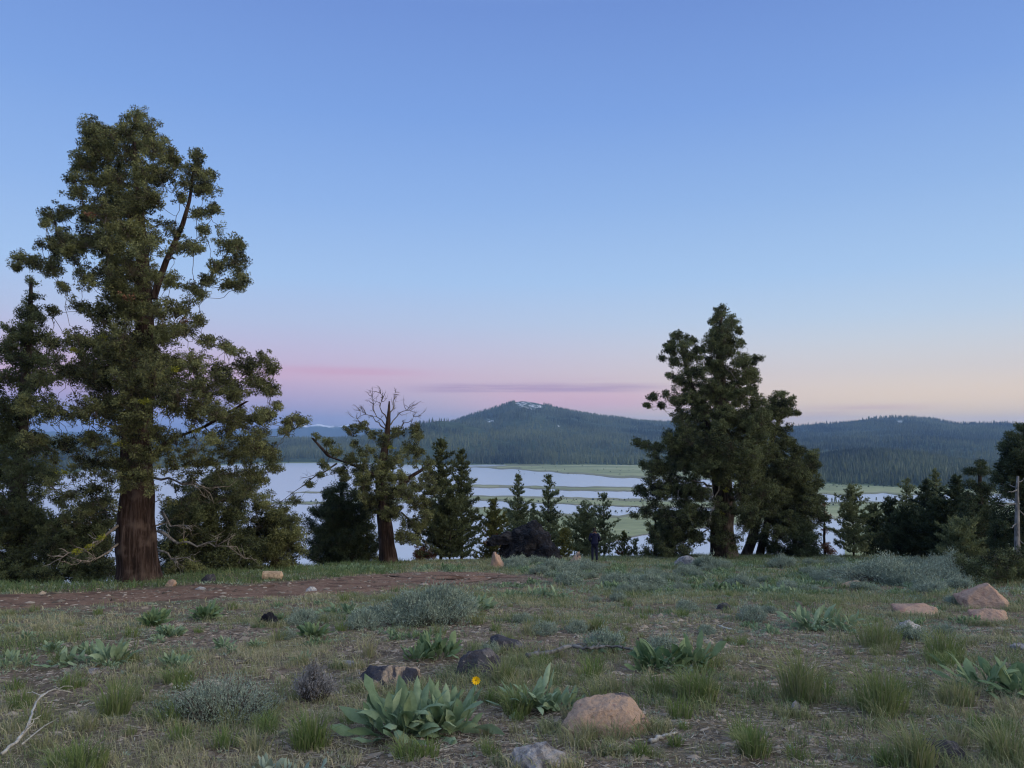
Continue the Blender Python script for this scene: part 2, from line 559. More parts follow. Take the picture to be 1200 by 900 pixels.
# the lower slopes and the valley floor are grassy
geo = t.add('ShaderNodeNewGeometry')
sp = t.add('ShaderNodeSeparateXYZ', {0: geo.outputs['Position']})
c = t.mix(t.smooth(t.math('MULTIPLY', sp.outputs[2], -1.0), 12.0, 40.0), c, (0.10, 0.13, 0.065, 1))
h = t.math('ADD', n2.outputs[0], t.math('MULTIPLY', n3.outputs['Distance'], 0.8))
b = t.add('ShaderNodeBump', {'Height': h, 'Strength': 0.8, 'Distance': 0.04})
d = t.add('ShaderNodeBsdfPrincipled', {'Base Color': c, 'Roughness': 0.95, 'Specular IOR Level': 0.1, 'Normal': b.outputs[0]})
t.add('ShaderNodeOutputMaterial', {0: d.outputs[0]})
tag(grid_mesh('ground', azs, ds, mg), kind='structure')

mh, t = mat_base('forested_hill')
co = t.add('ShaderNodeTexCoord')
n1 = t.add('ShaderNodeTexNoise', {'Vector': co.outputs['Object'], 'Scale': 0.004, 'Detail': 6.0, 'Roughness': 0.6})
n2 = t.add('ShaderNodeTexNoise', {'Vector': co.outputs['Object'], 'Scale': 0.03, 'Detail': 6.0, 'Roughness': 0.6})
geo = t.add('ShaderNodeNewGeometry')
sp = t.add('ShaderNodeSeparateXYZ', {0: geo.outputs['Position']})
hc = t.ramp(n2.outputs[0], [(0.35, (0.025, 0.042, 0.022, 1)), (0.6, (0.06, 0.08, 0.04, 1)), (0.75, (0.12, 0.11, 0.08, 1))])
flat = t.ramp(n1.outputs[0], [(0.35, (0.12, 0.16, 0.075, 1)), (0.65, (0.20, 0.22, 0.11, 1))])
low = t.smooth(sp.outputs[2], FLOOR + 6.0, FLOOR + 2.0)
nd = t.n[-1]
low = t.math('SUBTRACT', 1.0, t.smooth(sp.outputs[2], FLOOR + 2.0, FLOOR + 5.0))
c = t.mix(low, hc, flat)
sn = t.add('ShaderNodeAttribute', attribute_name='tint')
snow = t.math('GREATER_THAN', t.math('ADD', sn.outputs['Fac'], t.math('MULTIPLY', t.math('SUBTRACT', n2.outputs[0], 0.5), 4.5)), 1.0)
c = t.mix(snow, c, (0.50, 0.52, 0.56, 1))
d = t.add('ShaderNodeBsdfPrincipled', {'Base Color': c, 'Roughness': 0.95, 'Specular IOR Level': 0.05})
t.add('ShaderNodeOutputMaterial', {0: d.outputs[0]})

SNOW = [(613, 473, 7, 4, 5000), (624, 476, 9, 3, 4900), (632, 476, 4, 2, 4900), (573, 493, 5, 1.5, 4600), (655, 499, 3, 1, 4500), (1055, 495, 3, 1.8, 5400), (1047, 493, 6, .6, 5450)]


def surf_at(px, py, lo, hi):
    r = ray(px, py)
    r = r / math.hypot(r[0], r[1])
    dd = np.linspace(lo, hi, 1500)
    g_ = mount(r[0] * dd, r[1] * dd)
    k = np.argmax(CAMZ + r[2] * dd < g_)
    return dd[k] if k else hi


def snow_val(x, y, z):
    a = np.arctan2(x, y)
    el = (z - CAMZ) / np.hypot(x, y)
    v = np.zeros_like(a)
    for px, py, rx, ry, _ in SNOW:
        r = ray(px, py)
        a0, e0 = math.atan2(r[0], r[1]), r[2] / math.hypot(r[0], r[1])
        q = ((a - a0) / (rx * 1.25 / F)) ** 2 + ((el - e0) / (ry * 1.5 / F)) ** 2
        v = np.maximum(v, np.exp(-q * 0.7) * (np.hypot(x, y) > 3900))
    return v


azh = np.radians(np.concatenate([np.arange(-180, -42, 2.0), np.arange(-42, 42, 0.15), np.arange(42, 180.1, 2.0)]))
dh = np.concatenate([np.arange(1400, 3000, 25), np.arange(3000, 6000, 22), np.exp(np.arange(math.log(6000), math.log(12500), 0.03)), [12500]])
hl = grid_mesh('hills', azh, dh, mh, mount)
me = hl.data
co_ = np.zeros(len(me.vertices) * 3, np.float32)
me.vertices.foreach_get('co', co_)
co_ = co_.reshape(-1, 3)
me.attributes.remove(me.attributes['tint'])
at_ = me.attributes.new('tint', 'FLOAT', 'POINT')
at_.data.foreach_set('value', snow_val(co_[:, 0], co_[:, 1], co_[:, 2]).astype(np.float32))
tag(hl, kind='structure')

# far snowy range behind the left end of the lake
mf, t = mat_base('far_range')
co = t.add('ShaderNodeTexCoord')
n2 = t.add('ShaderNodeTexNoise', {'Vector': co.outputs['Object'], 'Scale': 0.006, 'Detail': 8.0, 'Roughness': 0.65})
sp = t.add('ShaderNodeSeparateXYZ', {0: co.outputs['Object']})
c = t.mix(t.smooth(t.math('ADD', t.math('MULTIPLY', sp.outputs[2], 0.0085), n2.outputs[0]), 0.95, 1.15), (0.05, 0.07, 0.08, 1), (0.8, 0.8, 0.85, 1))
d = t.add('ShaderNodeBsdfPrincipled', {'Base Color': c, 'Roughness': 0.9})
t.add('ShaderNodeOutputMaterial', {0: d.outputs[0]})
fa, ft, _ = prof([(-400, 506, 1), (250, 506, 1), (320, 503, 1), (345, 500, 1), (352, 497, 1), (360, 500, 1), (372, 496.5, 1), (382, 499, 1), (395, 500, 1), (410, 497, 1), (430, 501, 1), (470, 504, 1), (560, 508, 1)])


def far_z(x, y):
    a = np.arctan2(x, y)
    d_ = np.hypot(x, y)
    top = CAMZ + np.interp(a, fa, ft) * 11500 + 12 * fbm(a * 160, a * 0, 4, 3)
    u = np.clip(1 - np.abs(d_ - 11500) / 1100, 0, 1)
    return FLOOR - 2 + (top - FLOOR + 2) * u ** 1.3 + 14 * fbm(x / 200, y / 200, 3, 8) * u * (1 - u) * 4


tag(grid_mesh('far_mountains', np.radians(np.arange(-48, 0, 0.12)), np.arange(10400, 12601, 100), mf, far_z), kind='structure')

# ------------------------------------------------------------------ lake and meadows
mw, t = mat_base('lake_water')
co = t.add('ShaderNodeTexCoord')
n1 = t.add('ShaderNodeTexNoise', {'Vector': co.outputs['Object'], 'Scale': 0.6, 'Detail': 4.0})
b = t.add('ShaderNodeBump', {'Height': n1.outputs[0], 'Strength': 0.08, 'Distance': 0.3})
d = t.add('ShaderNodeBsdfPrincipled', {'Base Color': (0.48, 0.50, 0.54, 1), 'Roughness': 0.26, 'IOR': 1.33, 'Specular IOR Level': 1.0, 'Normal': b.outputs[0]})
t.add('ShaderNodeOutputMaterial', {0: d.outputs[0]})
g = Geo()
g.add([(-3200, 250, WATER_Z), (3200, 250, WATER_Z), (3200, 2750, WATER_Z), (-3200, 2750, WATER_Z)], None, [[0, 1, 2, 3]])
tag(g.build('water', mw), kind='structure')

mm, t = mat_base('meadow_grass')
co = t.add('ShaderNodeTexCoord')
mp = t.add('ShaderNodeMapping', {'Vector': co.outputs['Object'], 'Scale': (0.35, 1, 1)})
n1 = t.add('ShaderNodeTexNoise', {'Vector': mp.outputs[0], 'Scale': 0.012, 'Detail': 8.0, 'Roughness': 0.62})
n2 = t.add('ShaderNodeTexNoise', {'Vector': mp.outputs[0], 'Scale': 0.12, 'Detail': 6.0, 'Roughness': 0.62})
a = t.add('ShaderNodeAttribute', attribute_name='tint')
c = t.ramp(n1.outputs[0], [(0.3, (0.18, 0.20, 0.11, 1)), (0.5, (0.29, 0.31, 0.165, 1)), (0.7, (0.42, 0.41, 0.25, 1))])
c = t.mix(t.math('MULTIPLY', t.smooth(n2.outputs[0], 0.45, 0.7), 0.4), c, (0.10, 0.11, 0.065, 1))
c = t.mix(a.outputs['Fac'], c, (0.135, 0.115, 0.105, 1))
d = t.add('ShaderNodeBsdfPrincipled', {'Base Color': c, 'Roughness': 0.95, 'Specular IOR Level': 0.05})
t.add('ShaderNodeOutputMaterial', {0: d.outputs[0]})


def meadow(top, bot, z=0.5, seed=0, mud=3.0):
    """strip of land between two pixel polylines (far edge, near edge), laid on the lake plane, with a muddy rim and a low bank"""
    top, bot = np.array(top, float), np.array(bot, float)
    xs = np.arange(max(top[0, 0], bot[0, 0]), min(top[-1, 0], bot[-1, 0]) + .1, 1.5)
    zz = WATER_Z + z
    rows = []
    yt = np.interp(xs, top[:, 0], top[:, 1]) + 1.0 * fbm(xs / 17, xs * 0 + seed, 5, seed)
    yb = np.interp(xs, bot[:, 0], bot[:, 1]) + 1.2 * fbm(xs / 14, xs * 0 + seed + 5, 5, seed + 3)
    yb = np.maximum(yb, yt + 0.15)
    V, tint = [], []
    tt = [0, 0.0, .1, .3, .6, .85, .95, 1, 1.0]
    for k, f_ in enumerate(tt):
        for i, x_ in enumerate(xs):
            p = on_plane(x_, yt[i] * (1 - f_) + yb[i] * f_, zz)
            V.append((p[0], p[1], zz if 0 < k < len(tt) - 1 else WATER_Z - 1))
    n = len(xs)
    Q, T = [], []
    th = (yb - yt)
    for k in range(len(tt) - 1):
        for i in range(n - 1):
            Q.append((k * n + i, (k + 1) * n + i, (k + 1) * n + i + 1, k * n + i + 1))
            e = min(tt[k], 1 - tt[k + 1]) * th[i]
            T.append(1.0 if (k in (0, len(tt) - 2)) else float(np.clip(mud / 6 if e < 1.0 else 0.0, 0, 1)))
    g = Geo()
    g.add(V, None, Q, np.array(T))
    return tag(g.build('meadow', mm), kind='structure')


# far green delta, left muddy tip, thin bars, broad green flats
meadow([(548, 547), (570, 546.5), (590, 545.5), (600, 544), (640, 543), (760, 542), (1000, 541)], [(548, 547.6), (570, 548.5), (600, 550), (640, 553), (690, 557), (748, 561), (850, 563), (1000, 565)], seed=1)
meadow([(200, 541), (300, 540), (330, 539.4), (400, 539.6), (470, 540.5), (560, 542)], [(200, 542.5), (300, 542), (330, 541.8), (400, 542), (470, 542), (560, 543)], seed=2, mud=1)
meadow([(340, 577.2), (460, 572), (540, 567.6), (600, 568.6), (640, 569.6), (748, 571), (860, 572)], [(340, 578.2), (460, 574), (540, 570.6), (600, 572), (640, 573.2), (690, 575), (748, 576), (860, 577)], seed=3, mud=3)
meadow([(300, 589), (460, 585), (548, 580.5), (600, 581), (640, 582), (700, 583.5), (748, 584.5), (860, 586)], [(300, 592), (460, 589), (548, 586), (600, 588), (640, 589.5), (700, 592.5), (748, 594), (860, 596)], seed=4)
meadow([(500, 594), (553, 593.2), (600, 597), (650, 600.5), (690, 603.5), (725, 604), (740, 601), (760, 600), (860, 599), (960, 588.5), (1010, 588), (1120, 588), (1400, 590)],
       [(500, 599), (553, 600.5), (600, 616), (650, 640), (700, 639), (730, 631), (760, 626), (860, 615), (960, 608), (1010, 607), (1120, 615), (1400, 640)], seed=5)
meadow([(860, 541), (950, 541), (1400, 541)], [(860, 577), (950, 579.5), (990, 580), (1010, 578.5), (1030, 578), (1060, 580), (1115, 580), (1400, 577)], seed=6, mud=2)
meadow([(990, 608), (1100, 606), (1400, 610)], [(990, 700), (1100, 700), (1400, 700)], seed=7)

# ------------------------------------------------------------------ distant conifer forest (stuff)
g = Geo()


def cone_trees(g, X, Y, Z, H, Wd, sides=5):
    m = len(X)
    for (f0, f1, ww) in ((0.04, 0.62, 1.0), (0.38, 1.0, 0.66)):
        th0 = RNG.random(m) * 6.28
        th = th0[:, None] + np.arange(sides)[None] * (6.2832 / sides)
        rr = (Wd * ww)[:, None] * (0.7 + 0.6 * RNG.random((m, sides)))
        V = np.zeros((m, sides + 1, 3))
        V[:, :sides, 0] = X[:, None] + np.cos(th) * rr
        V[:, :sides, 1] = Y[:, None] + np.sin(th) * rr
        V[:, :sides, 2] = Z[:, None] + (H * f0)[:, None] + (RNG.random((m, sides)) - .5) * H[:, None] * .1
        V[:, sides] = np.stack([X, Y, Z + H * f1], -1)
        b_ = (np.arange(m) * (sides + 1))[:, None, None]
        T = b_ + np.array([[k, (k + 1) % sides, sides] for k in range(sides)])[None]
        g.add(V.reshape(-1, 3), T.reshape(-1, 3), None, np.repeat(TI, sides))


def scatter(n, a0, a1, d0, d1):
    a_ = math.radians(a0) + RNG.random(n) * math.radians(a1 - a0)
    d_ = np.sqrt(d0 * d0 + RNG.random(n) * (d1 * d1 - d0 * d0))
    X, Y = np.sin(a_) * d_, np.cos(a_) * d_
    Z = mount(X, Y)
    keep = (Z > FLOOR + 2.2) & (snow_val(X, Y, Z) < 0.45)
    thin = fbm(X / 150, Y / 150, 4, 77)
    keep &= RNG.random(n) < 0.8 + 1.5 * thin
    return X[keep], Y[keep], Z[keep]


for n, a0, a1, d0, d1 in ((74000, -37, 37, 2450, 5300), (10000, 0, 37, 5000, 5700), (15000, 16, 37, 1550, 2500), (6000, -37, 18, 2400, 2680)):
    X, Y, Z = scatter(n, a0, a1, d0, d1)
    st_ = fbm(X / 260, Y / 420, 4, 12)
    TI = np.clip(RNG.random(len(X)) * 0.45 + 0.25 + 1.0 * st_, 0, 1)
    H = (11 + 14 * RNG.random(len(X))) * (1 + .35 * fbm(X / 180, Y / 180, 3, 19))
    cone_trees(g, X, Y, Z, H, H * (0.13 + 0.07 * RNG.random(len(X))))
shr = []
for x0_, x1_, y0_, y1_, n in ((560, 760, 584.5, 588.5, 70), (300, 560, 586, 589.5, 40), (600, 760, 546, 558, 60), (950, 1120, 566, 571, 60), (975, 1115, 589, 594, 30), (640, 740, 598, 628, 30)):
    for _ in range(n):
        p_ = on_plane(RNG.uniform(x0_, x1_), RNG.uniform(y0_, y1_), WATER_Z + .5)
        shr.append((p_[0], p_[1]))
shr = np.array(shr)
gs_ = Geo()
TI = RNG.random(len(shr))
Hs = 1.2 + 2.6 * RNG.random(len(shr)) ** 2
cone_trees(gs_, shr[:, 0], shr[:, 1], np.full(len(shr), WATER_Z + .3), Hs, Hs * .6, 6)
M['forest'] = leafmat('forest_needles', (0.008, 0.018, 0.010), (0.105, 0.130, 0.062), transl=0.0)
tag(gs_.build('marsh_scrub', M['forest']), 'low dark scrub dotted over the marshy flats of the lake', 'scrub', kind='stuff')
tag(g.build('distant_forest', M['forest']), 'dark conifer forest covering the hills across the lake', 'forest', kind='stuff')

# ------------------------------------------------------------------ trees
def leaves_for(g, T, tr, nper, L, Wd, base_tint, up=0.35, flat=0.8, rnd=0.6):
    m = len(T)
    T = np.repeat(T, nper, 0)
    tb = np.repeat(base_tint, nper)
    r_ = np.repeat(tr, nper)
    dr = unit(RNG.normal(size=(m * nper, 3)))
    dr[:, 2] *= flat
    P = T + dr * (r_ * (RNG.random(m * nper) ** 0.38))[:, None]
    tg_ = unit(np.cross(dr, RNG.normal(size=dr.shape)))
    A = unit(tg_ * .8 + dr * (.25 + .5 * RNG.random((len(P), 1))) + np.array([0, 0, up * .6]))
    sd_ = unit(np.cross(A, dr) + RNG.normal(size=dr.shape) * .35)
    m_ = len(P)
    Lr = (L * (0.6 + 0.8 * RNG.random(m_)))[:, None]
    Wr = (Wd * (0.6 + 0.8 * RNG.random(m_)))[:, None]
    V = np.stack([P - sd_ * Wr * .5, P + sd_ * Wr * .5, P + A * Lr], 1).reshape(-1, 3)
    g.add(V, np.arange(m_ * 3).reshape(-1, 3), None, np.clip(tb + (RNG.random(m_) - .5) * 0.3, 0, 1))


def trunk_geo(g, P, R, n=20, flute=0.12, seed=1, flare=True):
    """fluted, slightly twisted trunk"""
    P, R = np.asarray(P, float), np.asarray(R, float)
    seg = np.linalg.norm(np.diff(P, axis=0), axis=1)
    s = np.concatenate([[0], np.cumsum(seg)])
    k = max(14, int(s[-1] / 0.25))
    u = np.linspace(0, s[-1], k)
    C = np.stack([np.interp(u, s, P[:, i]) for i in range(3)], -1)
    C[:, :2] += (np.stack([fbm(u / 1.7, u * 0 + 3, 2, seed), fbm(u / 1.7, u * 0 + 9, 2, seed + 5)], -1) * 0.12) * np.minimum(1, np.interp(u, s, R))[:, None] * 2
    r = np.interp(u, s, R)
    if flare:
        r = r * (1 + 0.16 * np.exp(-u / 0.4))
    th = np.arange(n) / n * 2 * math.pi
    A_ = th[None, :] + u[:, None] * 0.10
    f = 1 + flute * (np.sin(A_ * 5 + seed) * .5 + np.sin(A_ * 9 + seed * 2 + u[:, None] * .3) * .5 + (vnoise(A_ * 3, u[:, None] * 1.3 + A_ * 0, seed) - .5))
    V = np.stack([C[:, 0:1] + np.cos(th)[None] * r[:, None] * f, C[:, 1:2] + np.sin(th)[None] * r[:, None] * f, np.broadcast_to(C[:, 2:3], (k, n))], -1).reshape(-1, 3)
    V = np.concatenate([V, C[-1:]])
    i = np.arange(k - 1)[:, None] * n
    j = np.arange(n)[None]
    Q = np.stack([i + j, i + (j + 1) % n, i + n + (j + 1) % n, i + n + j], -1).reshape(-1, 4)
    e = (k - 1) * n
    g.add(V, [[e + a_, e + (a_ + 1) % n, k * n] for a_ in range(n)], Q, 0.5)
    return C, r


def juniper(label, D, trunks, lobes, group=None, name='juniper_tree', tr=0.2, nper=55, leafL=0.10, leafW=0.042, mat='jun', bark='bark_red', seed=1, bare=(), lichen=(), dens=1.25, rust=(), depth=1.0, cat='tree', copies=1.0, fill=0.45, bare_mat='dead', tier=.72):
    global RNG
    RNG = np.random.default_rng(seed)
    s = D / F
    b0 = at(trunks[0][0][0], trunks[0][0][1], D)
    base = np.array([b0[0], D, float(height(b0[0], D))])
    root = empty(name, base, label, cat, group)
    gt, gl, gf = Geo(), Geo(), Geo()
    cols = []
    for ti, tk in enumerate(trunks):
        P = [at(p[0], p[1], D + (p[3] if len(p) > 3 else 0)) for p in tk]
        if ti == 0 or tk[0][1] > trunks[0][0][1] - 12:
            P[0][2] = float(height(P[0][0], P[0][1])) - 0.15
        R = [p[2] * s / 2 for p in tk]
        C, r = trunk_geo(gt, P, R, 22 if R[0] > .3 else 10, seed=seed + ti, flare=(ti == 0))
        cols.append((C, r))
    allC = np.concatenate([c_ for c_, _ in cols])
    allR = np.concatenate([r_ for _, r_ in cols])
    lb = np.array([(l[0], l[1], l[2]) for l in lobes], float)
    tx = trunks[0]
    txs = np.array([[p[1], p[0]] for p in tx])[::-1]
    LC, LR = [], []
    for l in lobes:
        cx = np.interp(l[1], txs[:, 0], txs[:, 1])
        near_ = lb[np.abs(lb[:, 1] - l[1]) < 45]
        Wd = np.max(np.abs(near_[:, 0] - cx) + near_[:, 2] * .5)
        dx = abs(l[0] - cx)
        dep = math.sqrt(max(Wd * Wd - dx * dx, 0)) * 0.8 * depth
        if len(l) > 3:
            LC.append(at(l[0], l[1], D + l[3]))
            LR.append(l[2] * s)
            continue
        k = int(np.clip(round(1 + copies * dep / (1.7 * l[2])), 1, 4))
        for q in range(k):
            f_ = (q + 0.5) / k * 2 - 1 + RNG.normal() * 0.2
            LC.append(at(l[0] + RNG.normal() * l[2] * .15, l[1] + RNG.normal() * l[2] * .15, D + f_ * dep * s))
            LR.append(l[2] * s * (0.85 + .25 * RNG.random()))
    LC, LR = np.array(LC), np.array(LR)
    if fill > 0:                            # extra lobes between neighbouring ones close the crown
        n0 = len(LC)
        ia = RNG.integers(0, n0, int(n0 * fill * 2.5))
        ib = RNG.integers(0, n0, len(ia))
        far = np.linalg.norm(LC[ia] - LC[ib], axis=1)
        ok_ = (far < 3.0 * (LR[ia] + LR[ib])) & (far > .6 * (LR[ia] + LR[ib]))
        best = np.flatnonzero(ok_)[: int(n0 * fill)]
        while len(best) < int(n0 * fill) and len(ia) < 400000:
            ia = RNG.integers(0, n0, len(ia) * 3)
            ib = RNG.integers(0, n0, len(ia))
            far = np.linalg.norm(LC[ia] - LC[ib], axis=1)
            best = np.flatnonzero((far < 3.0 * (LR[ia] + LR[ib])) & (far > .6 * (LR[ia] + LR[ib])))[: int(n0 * fill)]
        ia, ib = ia[best], ib[best]
        LC = np.concatenate([LC, (LC[ia] + LC[ib]) / 2 + RNG.normal(size=(len(ia), 3)) * .2 * LR[ia][:, None]])
        LR = np.concatenate([LR, (LR[ia] + LR[ib]) / 2 * .85])
    Ts, Tr, Tt = [], [], []
    NP, NR, ND = allC.copy(), allR.copy(), np.zeros(len(allC))
    trunk_d = np.array([np.min(np.linalg.norm(allC - C, axis=1)) for C in LC])
    for idx in np.argsort(trunk_d):
        C, R = LC[idx], LR[idx]
        hd = np.hypot(allC[:, 0] - C[0], allC[:, 1] - C[1]).min()
        dv_ = NP - C
        cost = np.sqrt(dv_[:, 0] ** 2 + dv_[:, 1] ** 2 + (dv_[:, 2] + min(.3 * hd, .7)) ** 2) + .06 * ND + 1.0 * np.maximum(dv_[:, 2] - .1, 0)
        k = int(np.argmin(cost))
        A0 = NP[k]
        ln = np.linalg.norm(C - A0)
        r0 = min(0.014 + 0.012 * (ln + .4 * hd), NR[k] * 0.75)
        r1 = max(r0 * .35, 0.009)
        pts = curve(A0, C, (0, 0, -0.12 * ln), 8, 0.04)
        tube(gl, pts, np.linspace(r0, r1, 8), 6, 0.5, 0.25)
        NP = np.concatenate([NP, pts[2:]])
        NR = np.concatenate([NR, np.linspace(r0, r1, 8)[2:]])
        ND = np.concatenate([ND, ND[k] + np.linspace(0, ln, 8)[2:]])
        n = max(4, int(dens * 2.1 * (R / tr) ** 1.9))
        u = unit(RNG.normal(size=(n, 3)))
        axs = unit(C - A0 + np.array([0, 0, .5]) * ln + RNG.normal(size=3) * .4 * ln)
        u = u + axs * (u @ axs)[:, None] * (RNG.random() * .7)
        u[:, 2] *= tier
        T = C + u * (R * 1.15 * (0.15 + 0.85 * RNG.random(n) ** .6))[:, None]
        src = pts[RNG.integers(5 if ln < 3 * R else 7, 8, n)]
        mid = (src + T) / 2 + RNG.normal(size=T.shape) * 0.1 * R
        sticks(gl, src, mid, 0.010, 0.007)
        sticks(gl, mid, T, 0.007, 0.004)
        Ts.append(T)
        Tr.append(tr * (0.65 + 0.7 * RNG.random(n)))
        Tt.append(np.clip(0.46 + RNG.normal() * 0.16 + RNG.normal(size=n) * 0.17, 0, 1))
        # a few bare twigs poke out of the lobe
        nb = max(1, n // 6)
        u2 = unit(RNG.normal(size=(nb, 3)))
        sticks(gl, C + u2 * R * .3, C + u2 * R * (1.0 + .35 * RNG.random((nb, 1))), 0.008, 0.003)
    Ts, Tr, Tt = np.concatenate(Ts), np.concatenate(Tr), np.concatenate(Tt)
    leaves_for(gf, Ts, Tr, nper, leafL, leafW, Tt)
    bares = []
    for br in bare:      # bare limbs given as pixel paths: [(px,py,dd)...], width in px
        gbare = Geo()
        bares.append(gbare)
        path, wpx, ntw = br
        P = np.array([at(p[0], p[1], D + (p[2] if len(p) > 2 else 0)) for p in path])
        ss = np.linspace(0, 1, len(P))
        uu = np.linspace(0, 1, len(P) * 3)
        Q = np.stack([np.interp(uu, ss, P[:, i]) for i in range(3)], -1)
        Q[1:-1] += RNG.normal(size=Q[1:-1].shape) * 0.05
        tube(gbare, Q, np.linspace(wpx * s * .34, .006, len(Q)), 6, .5, .3)
        for q in range(ntw):
            k = RNG.integers(len(Q) // 3, len(Q))
            dv = unit(unit(Q[min(k + 1, len(Q) - 1)] - Q[k - 1]) + RNG.normal(size=3) * 0.7 + np.array([0, 0, .25]))
            ln = (0.25 + 0.6 * RNG.random()) * (wpx / 4) ** .5
            e = Q[k] + dv * ln
            tube(gbare, curve(Q[k], e, RNG.normal(size=3) * .08 * ln, 4, .05), np.linspace(.018, .005, 4), 4, .5)
            for _ in range(3):
                f_ = RNG.random() * .7 + .3
                s0 = Q[k] * (1 - f_) + e * f_
                sticks(gbare, [s0], [s0 + unit(dv + RNG.normal(size=3) * .8) * ln * .45], .007, .003)
    gt.build('trunk', M[bark], root, base, True)
    gl.build('limbs', M['limb'], root, base, True)
    gf.build('crown', M[mat], root, base)
    for gb_ in bares:
        gb_.build('bare_branch', M[bare_mat], root, base, True)
    for kind, spots in (('lichen', lichen), ('rust', rust)):
        if spots:
            gg = Geo()
            C = np.array([at(p[0], p[1], D + p[3]) for p in spots])
            n = 12
            Cn = np.repeat(C, n, 0) + RNG.normal(size=(len(C) * n, 3)) * np.repeat([p[2] * s * .75 for p in spots], n)[:, None] * [1, 1, .45]
            leaves_for(gg, Cn, .03 + .07 * RNG.random(len(Cn)), 16, 0.05, 0.03, np.clip(RNG.random(len(Cn)), 0, 1), up=0.0)
            gg.build('lichen' if kind == 'lichen' else 'dead_foliage', M[kind], root, base)
    return root


BIG = [(105, 146, 12), (112, 163, 14), (130, 156, 12), (160, 141, 13), (150, 153, 14), (172, 150, 13), (178, 172, 16), (150, 180, 18), (120, 182, 18), (100, 190, 13), (92, 184, 7), (198, 183, 11), (205, 190, 7),
       (190, 205, 13), (165, 205, 18), (135, 210, 20), (110, 213, 12), (84, 209, 7), (95, 225, 10), (150, 235, 20), (172, 235, 16), (125, 245, 18), (100, 255, 13), (76, 250, 10), (60, 254, 10), (52, 261, 5),
       (230, 181, 8), (228, 200, 10), (243, 205, 8), (240, 222, 11), (219, 213, 8), (249, 245, 9), (235, 250, 9), (212, 233, 7), (238, 272, 8), (226, 290, 10), (205, 290, 8),
       (150, 270, 22), (172, 285, 16), (125, 285, 18), (100, 285, 15), (72, 280, 14), (85, 300, 12), (24, 302, 8), (40, 306, 10), (60, 312, 11), (19, 313, 4), (150, 310, 22), (130, 330, 18), (178, 325, 13), (105, 330, 11), (75, 335, 7),
       (268, 290, 10), (281, 285, 9), (275, 305, 12), (255, 312, 9), (285, 325, 7), (282, 335, 6), (270, 333, 10), (245, 330, 9), (225, 337, 7), (236, 345, 6), (200, 330, 10),
       (150, 355, 20), (175, 362, 16), (125, 370, 16), (95, 360, 9), (62, 365, 8), (210, 365, 11), (233, 377, 8), (215, 388, 14), (243, 400, 9), (262, 405, 7), (190, 395, 14), (272, 412, 5),
       (150, 400, 22), (120, 405, 18), (92, 400, 14), (62, 402, 11), (140, 430, 22), (110, 440, 20), (80, 440, 15), (50, 445, 13), (180, 425, 18), (205, 430, 16), (230, 425, 13), (165, 460, 24), (200, 460, 20), (235, 455, 18),
       (260, 438, 13), (288, 428, 12), (308, 422, 9), (320, 432, 8), (300, 448, 13), (275, 460, 15), (318, 455, 9), (323, 475, 6), (343, 492, 8), (354, 495, 6), (336, 505, 7), (311, 487, 12), (285, 490, 15), (255, 485, 13), (225, 488, 12),
       (130, 475, 18), (97, 480, 15), (62, 480, 13), (32, 470, 12), (300, 520, 15), (275, 532, 11), (319, 530, 10), (324, 550, 6), (250, 515, 9), (150, 500, 16), (180, 506, 12), (110, 515, 12), (75, 520, 12), (40, 515, 12), (292, 555, 9),
       (155, 545, 13, -2.2), (175, 535, 14, -2.5), (195, 550, 9, -2), (130, 560, 13, -1.8), (108, 580, 12, -1.5), (120, 545, 10, -1), (85, 560, 12, -1), (140, 350, 18, -2.0), (160, 420, 20, -2.8), (150, 450, 20, -3.2), (140, 500, 18, -3), (165, 480, 18, -3), (190, 520, 12, -2.5),
       (95, 600, 12, -1.2), (70, 590, 12, 0.5), (205, 545, 12, -2.2), (150, 562, 11, -2.8), (172, 545, 12, -3), (158, 530, 13, -3), (180, 575, 8, -2.6), (140, 575, 9, -2.4), (225, 560, 12, -1.5), (250, 540, 13, -1), (270, 555, 12, 0), (245, 575, 12, .5), (215, 600, 10, 1), (265, 585, 12, 1), (290, 575, 12, .5), (310, 560, 11, 0), (230, 520, 13, -2.5),
       (205, 510, 13, -2.8), (185, 525, 11, -3), (130, 530, 13, -2.5), (115, 550, 12, -2), (90, 575, 12, -1), (60, 570, 12, -1), (110, 590, 11, -1), (75, 610, 10, -.5), (130, 595, 8, -1.6), (195, 585, 9, 0), (290, 530, 13, 1), (255, 560, 11, 2), (150, 562, 9, -2.6), (172, 556, 9, -2.4), (220, 530, 12, -1.5), (235, 545, 10, -1), (100, 545, 12, -1.6), (60, 535, 12, -1),
       (205, 570, 10, 1.5), (225, 585, 12, 2), (120, 600, 10, .5), (110, 570, 12, 1.5), (90, 530, 13, 1), (265, 505, 12, -1), (240, 480, 14, -2.5), (210, 470, 16, -3), (180, 440, 16, -3), (120, 455, 16, -2.5), (95, 430, 14, -2), (170, 400, 16, -2.4), (145, 380, 16, -2.2), (165, 330, 14, -1.8), (140, 290, 14, -1.6)]
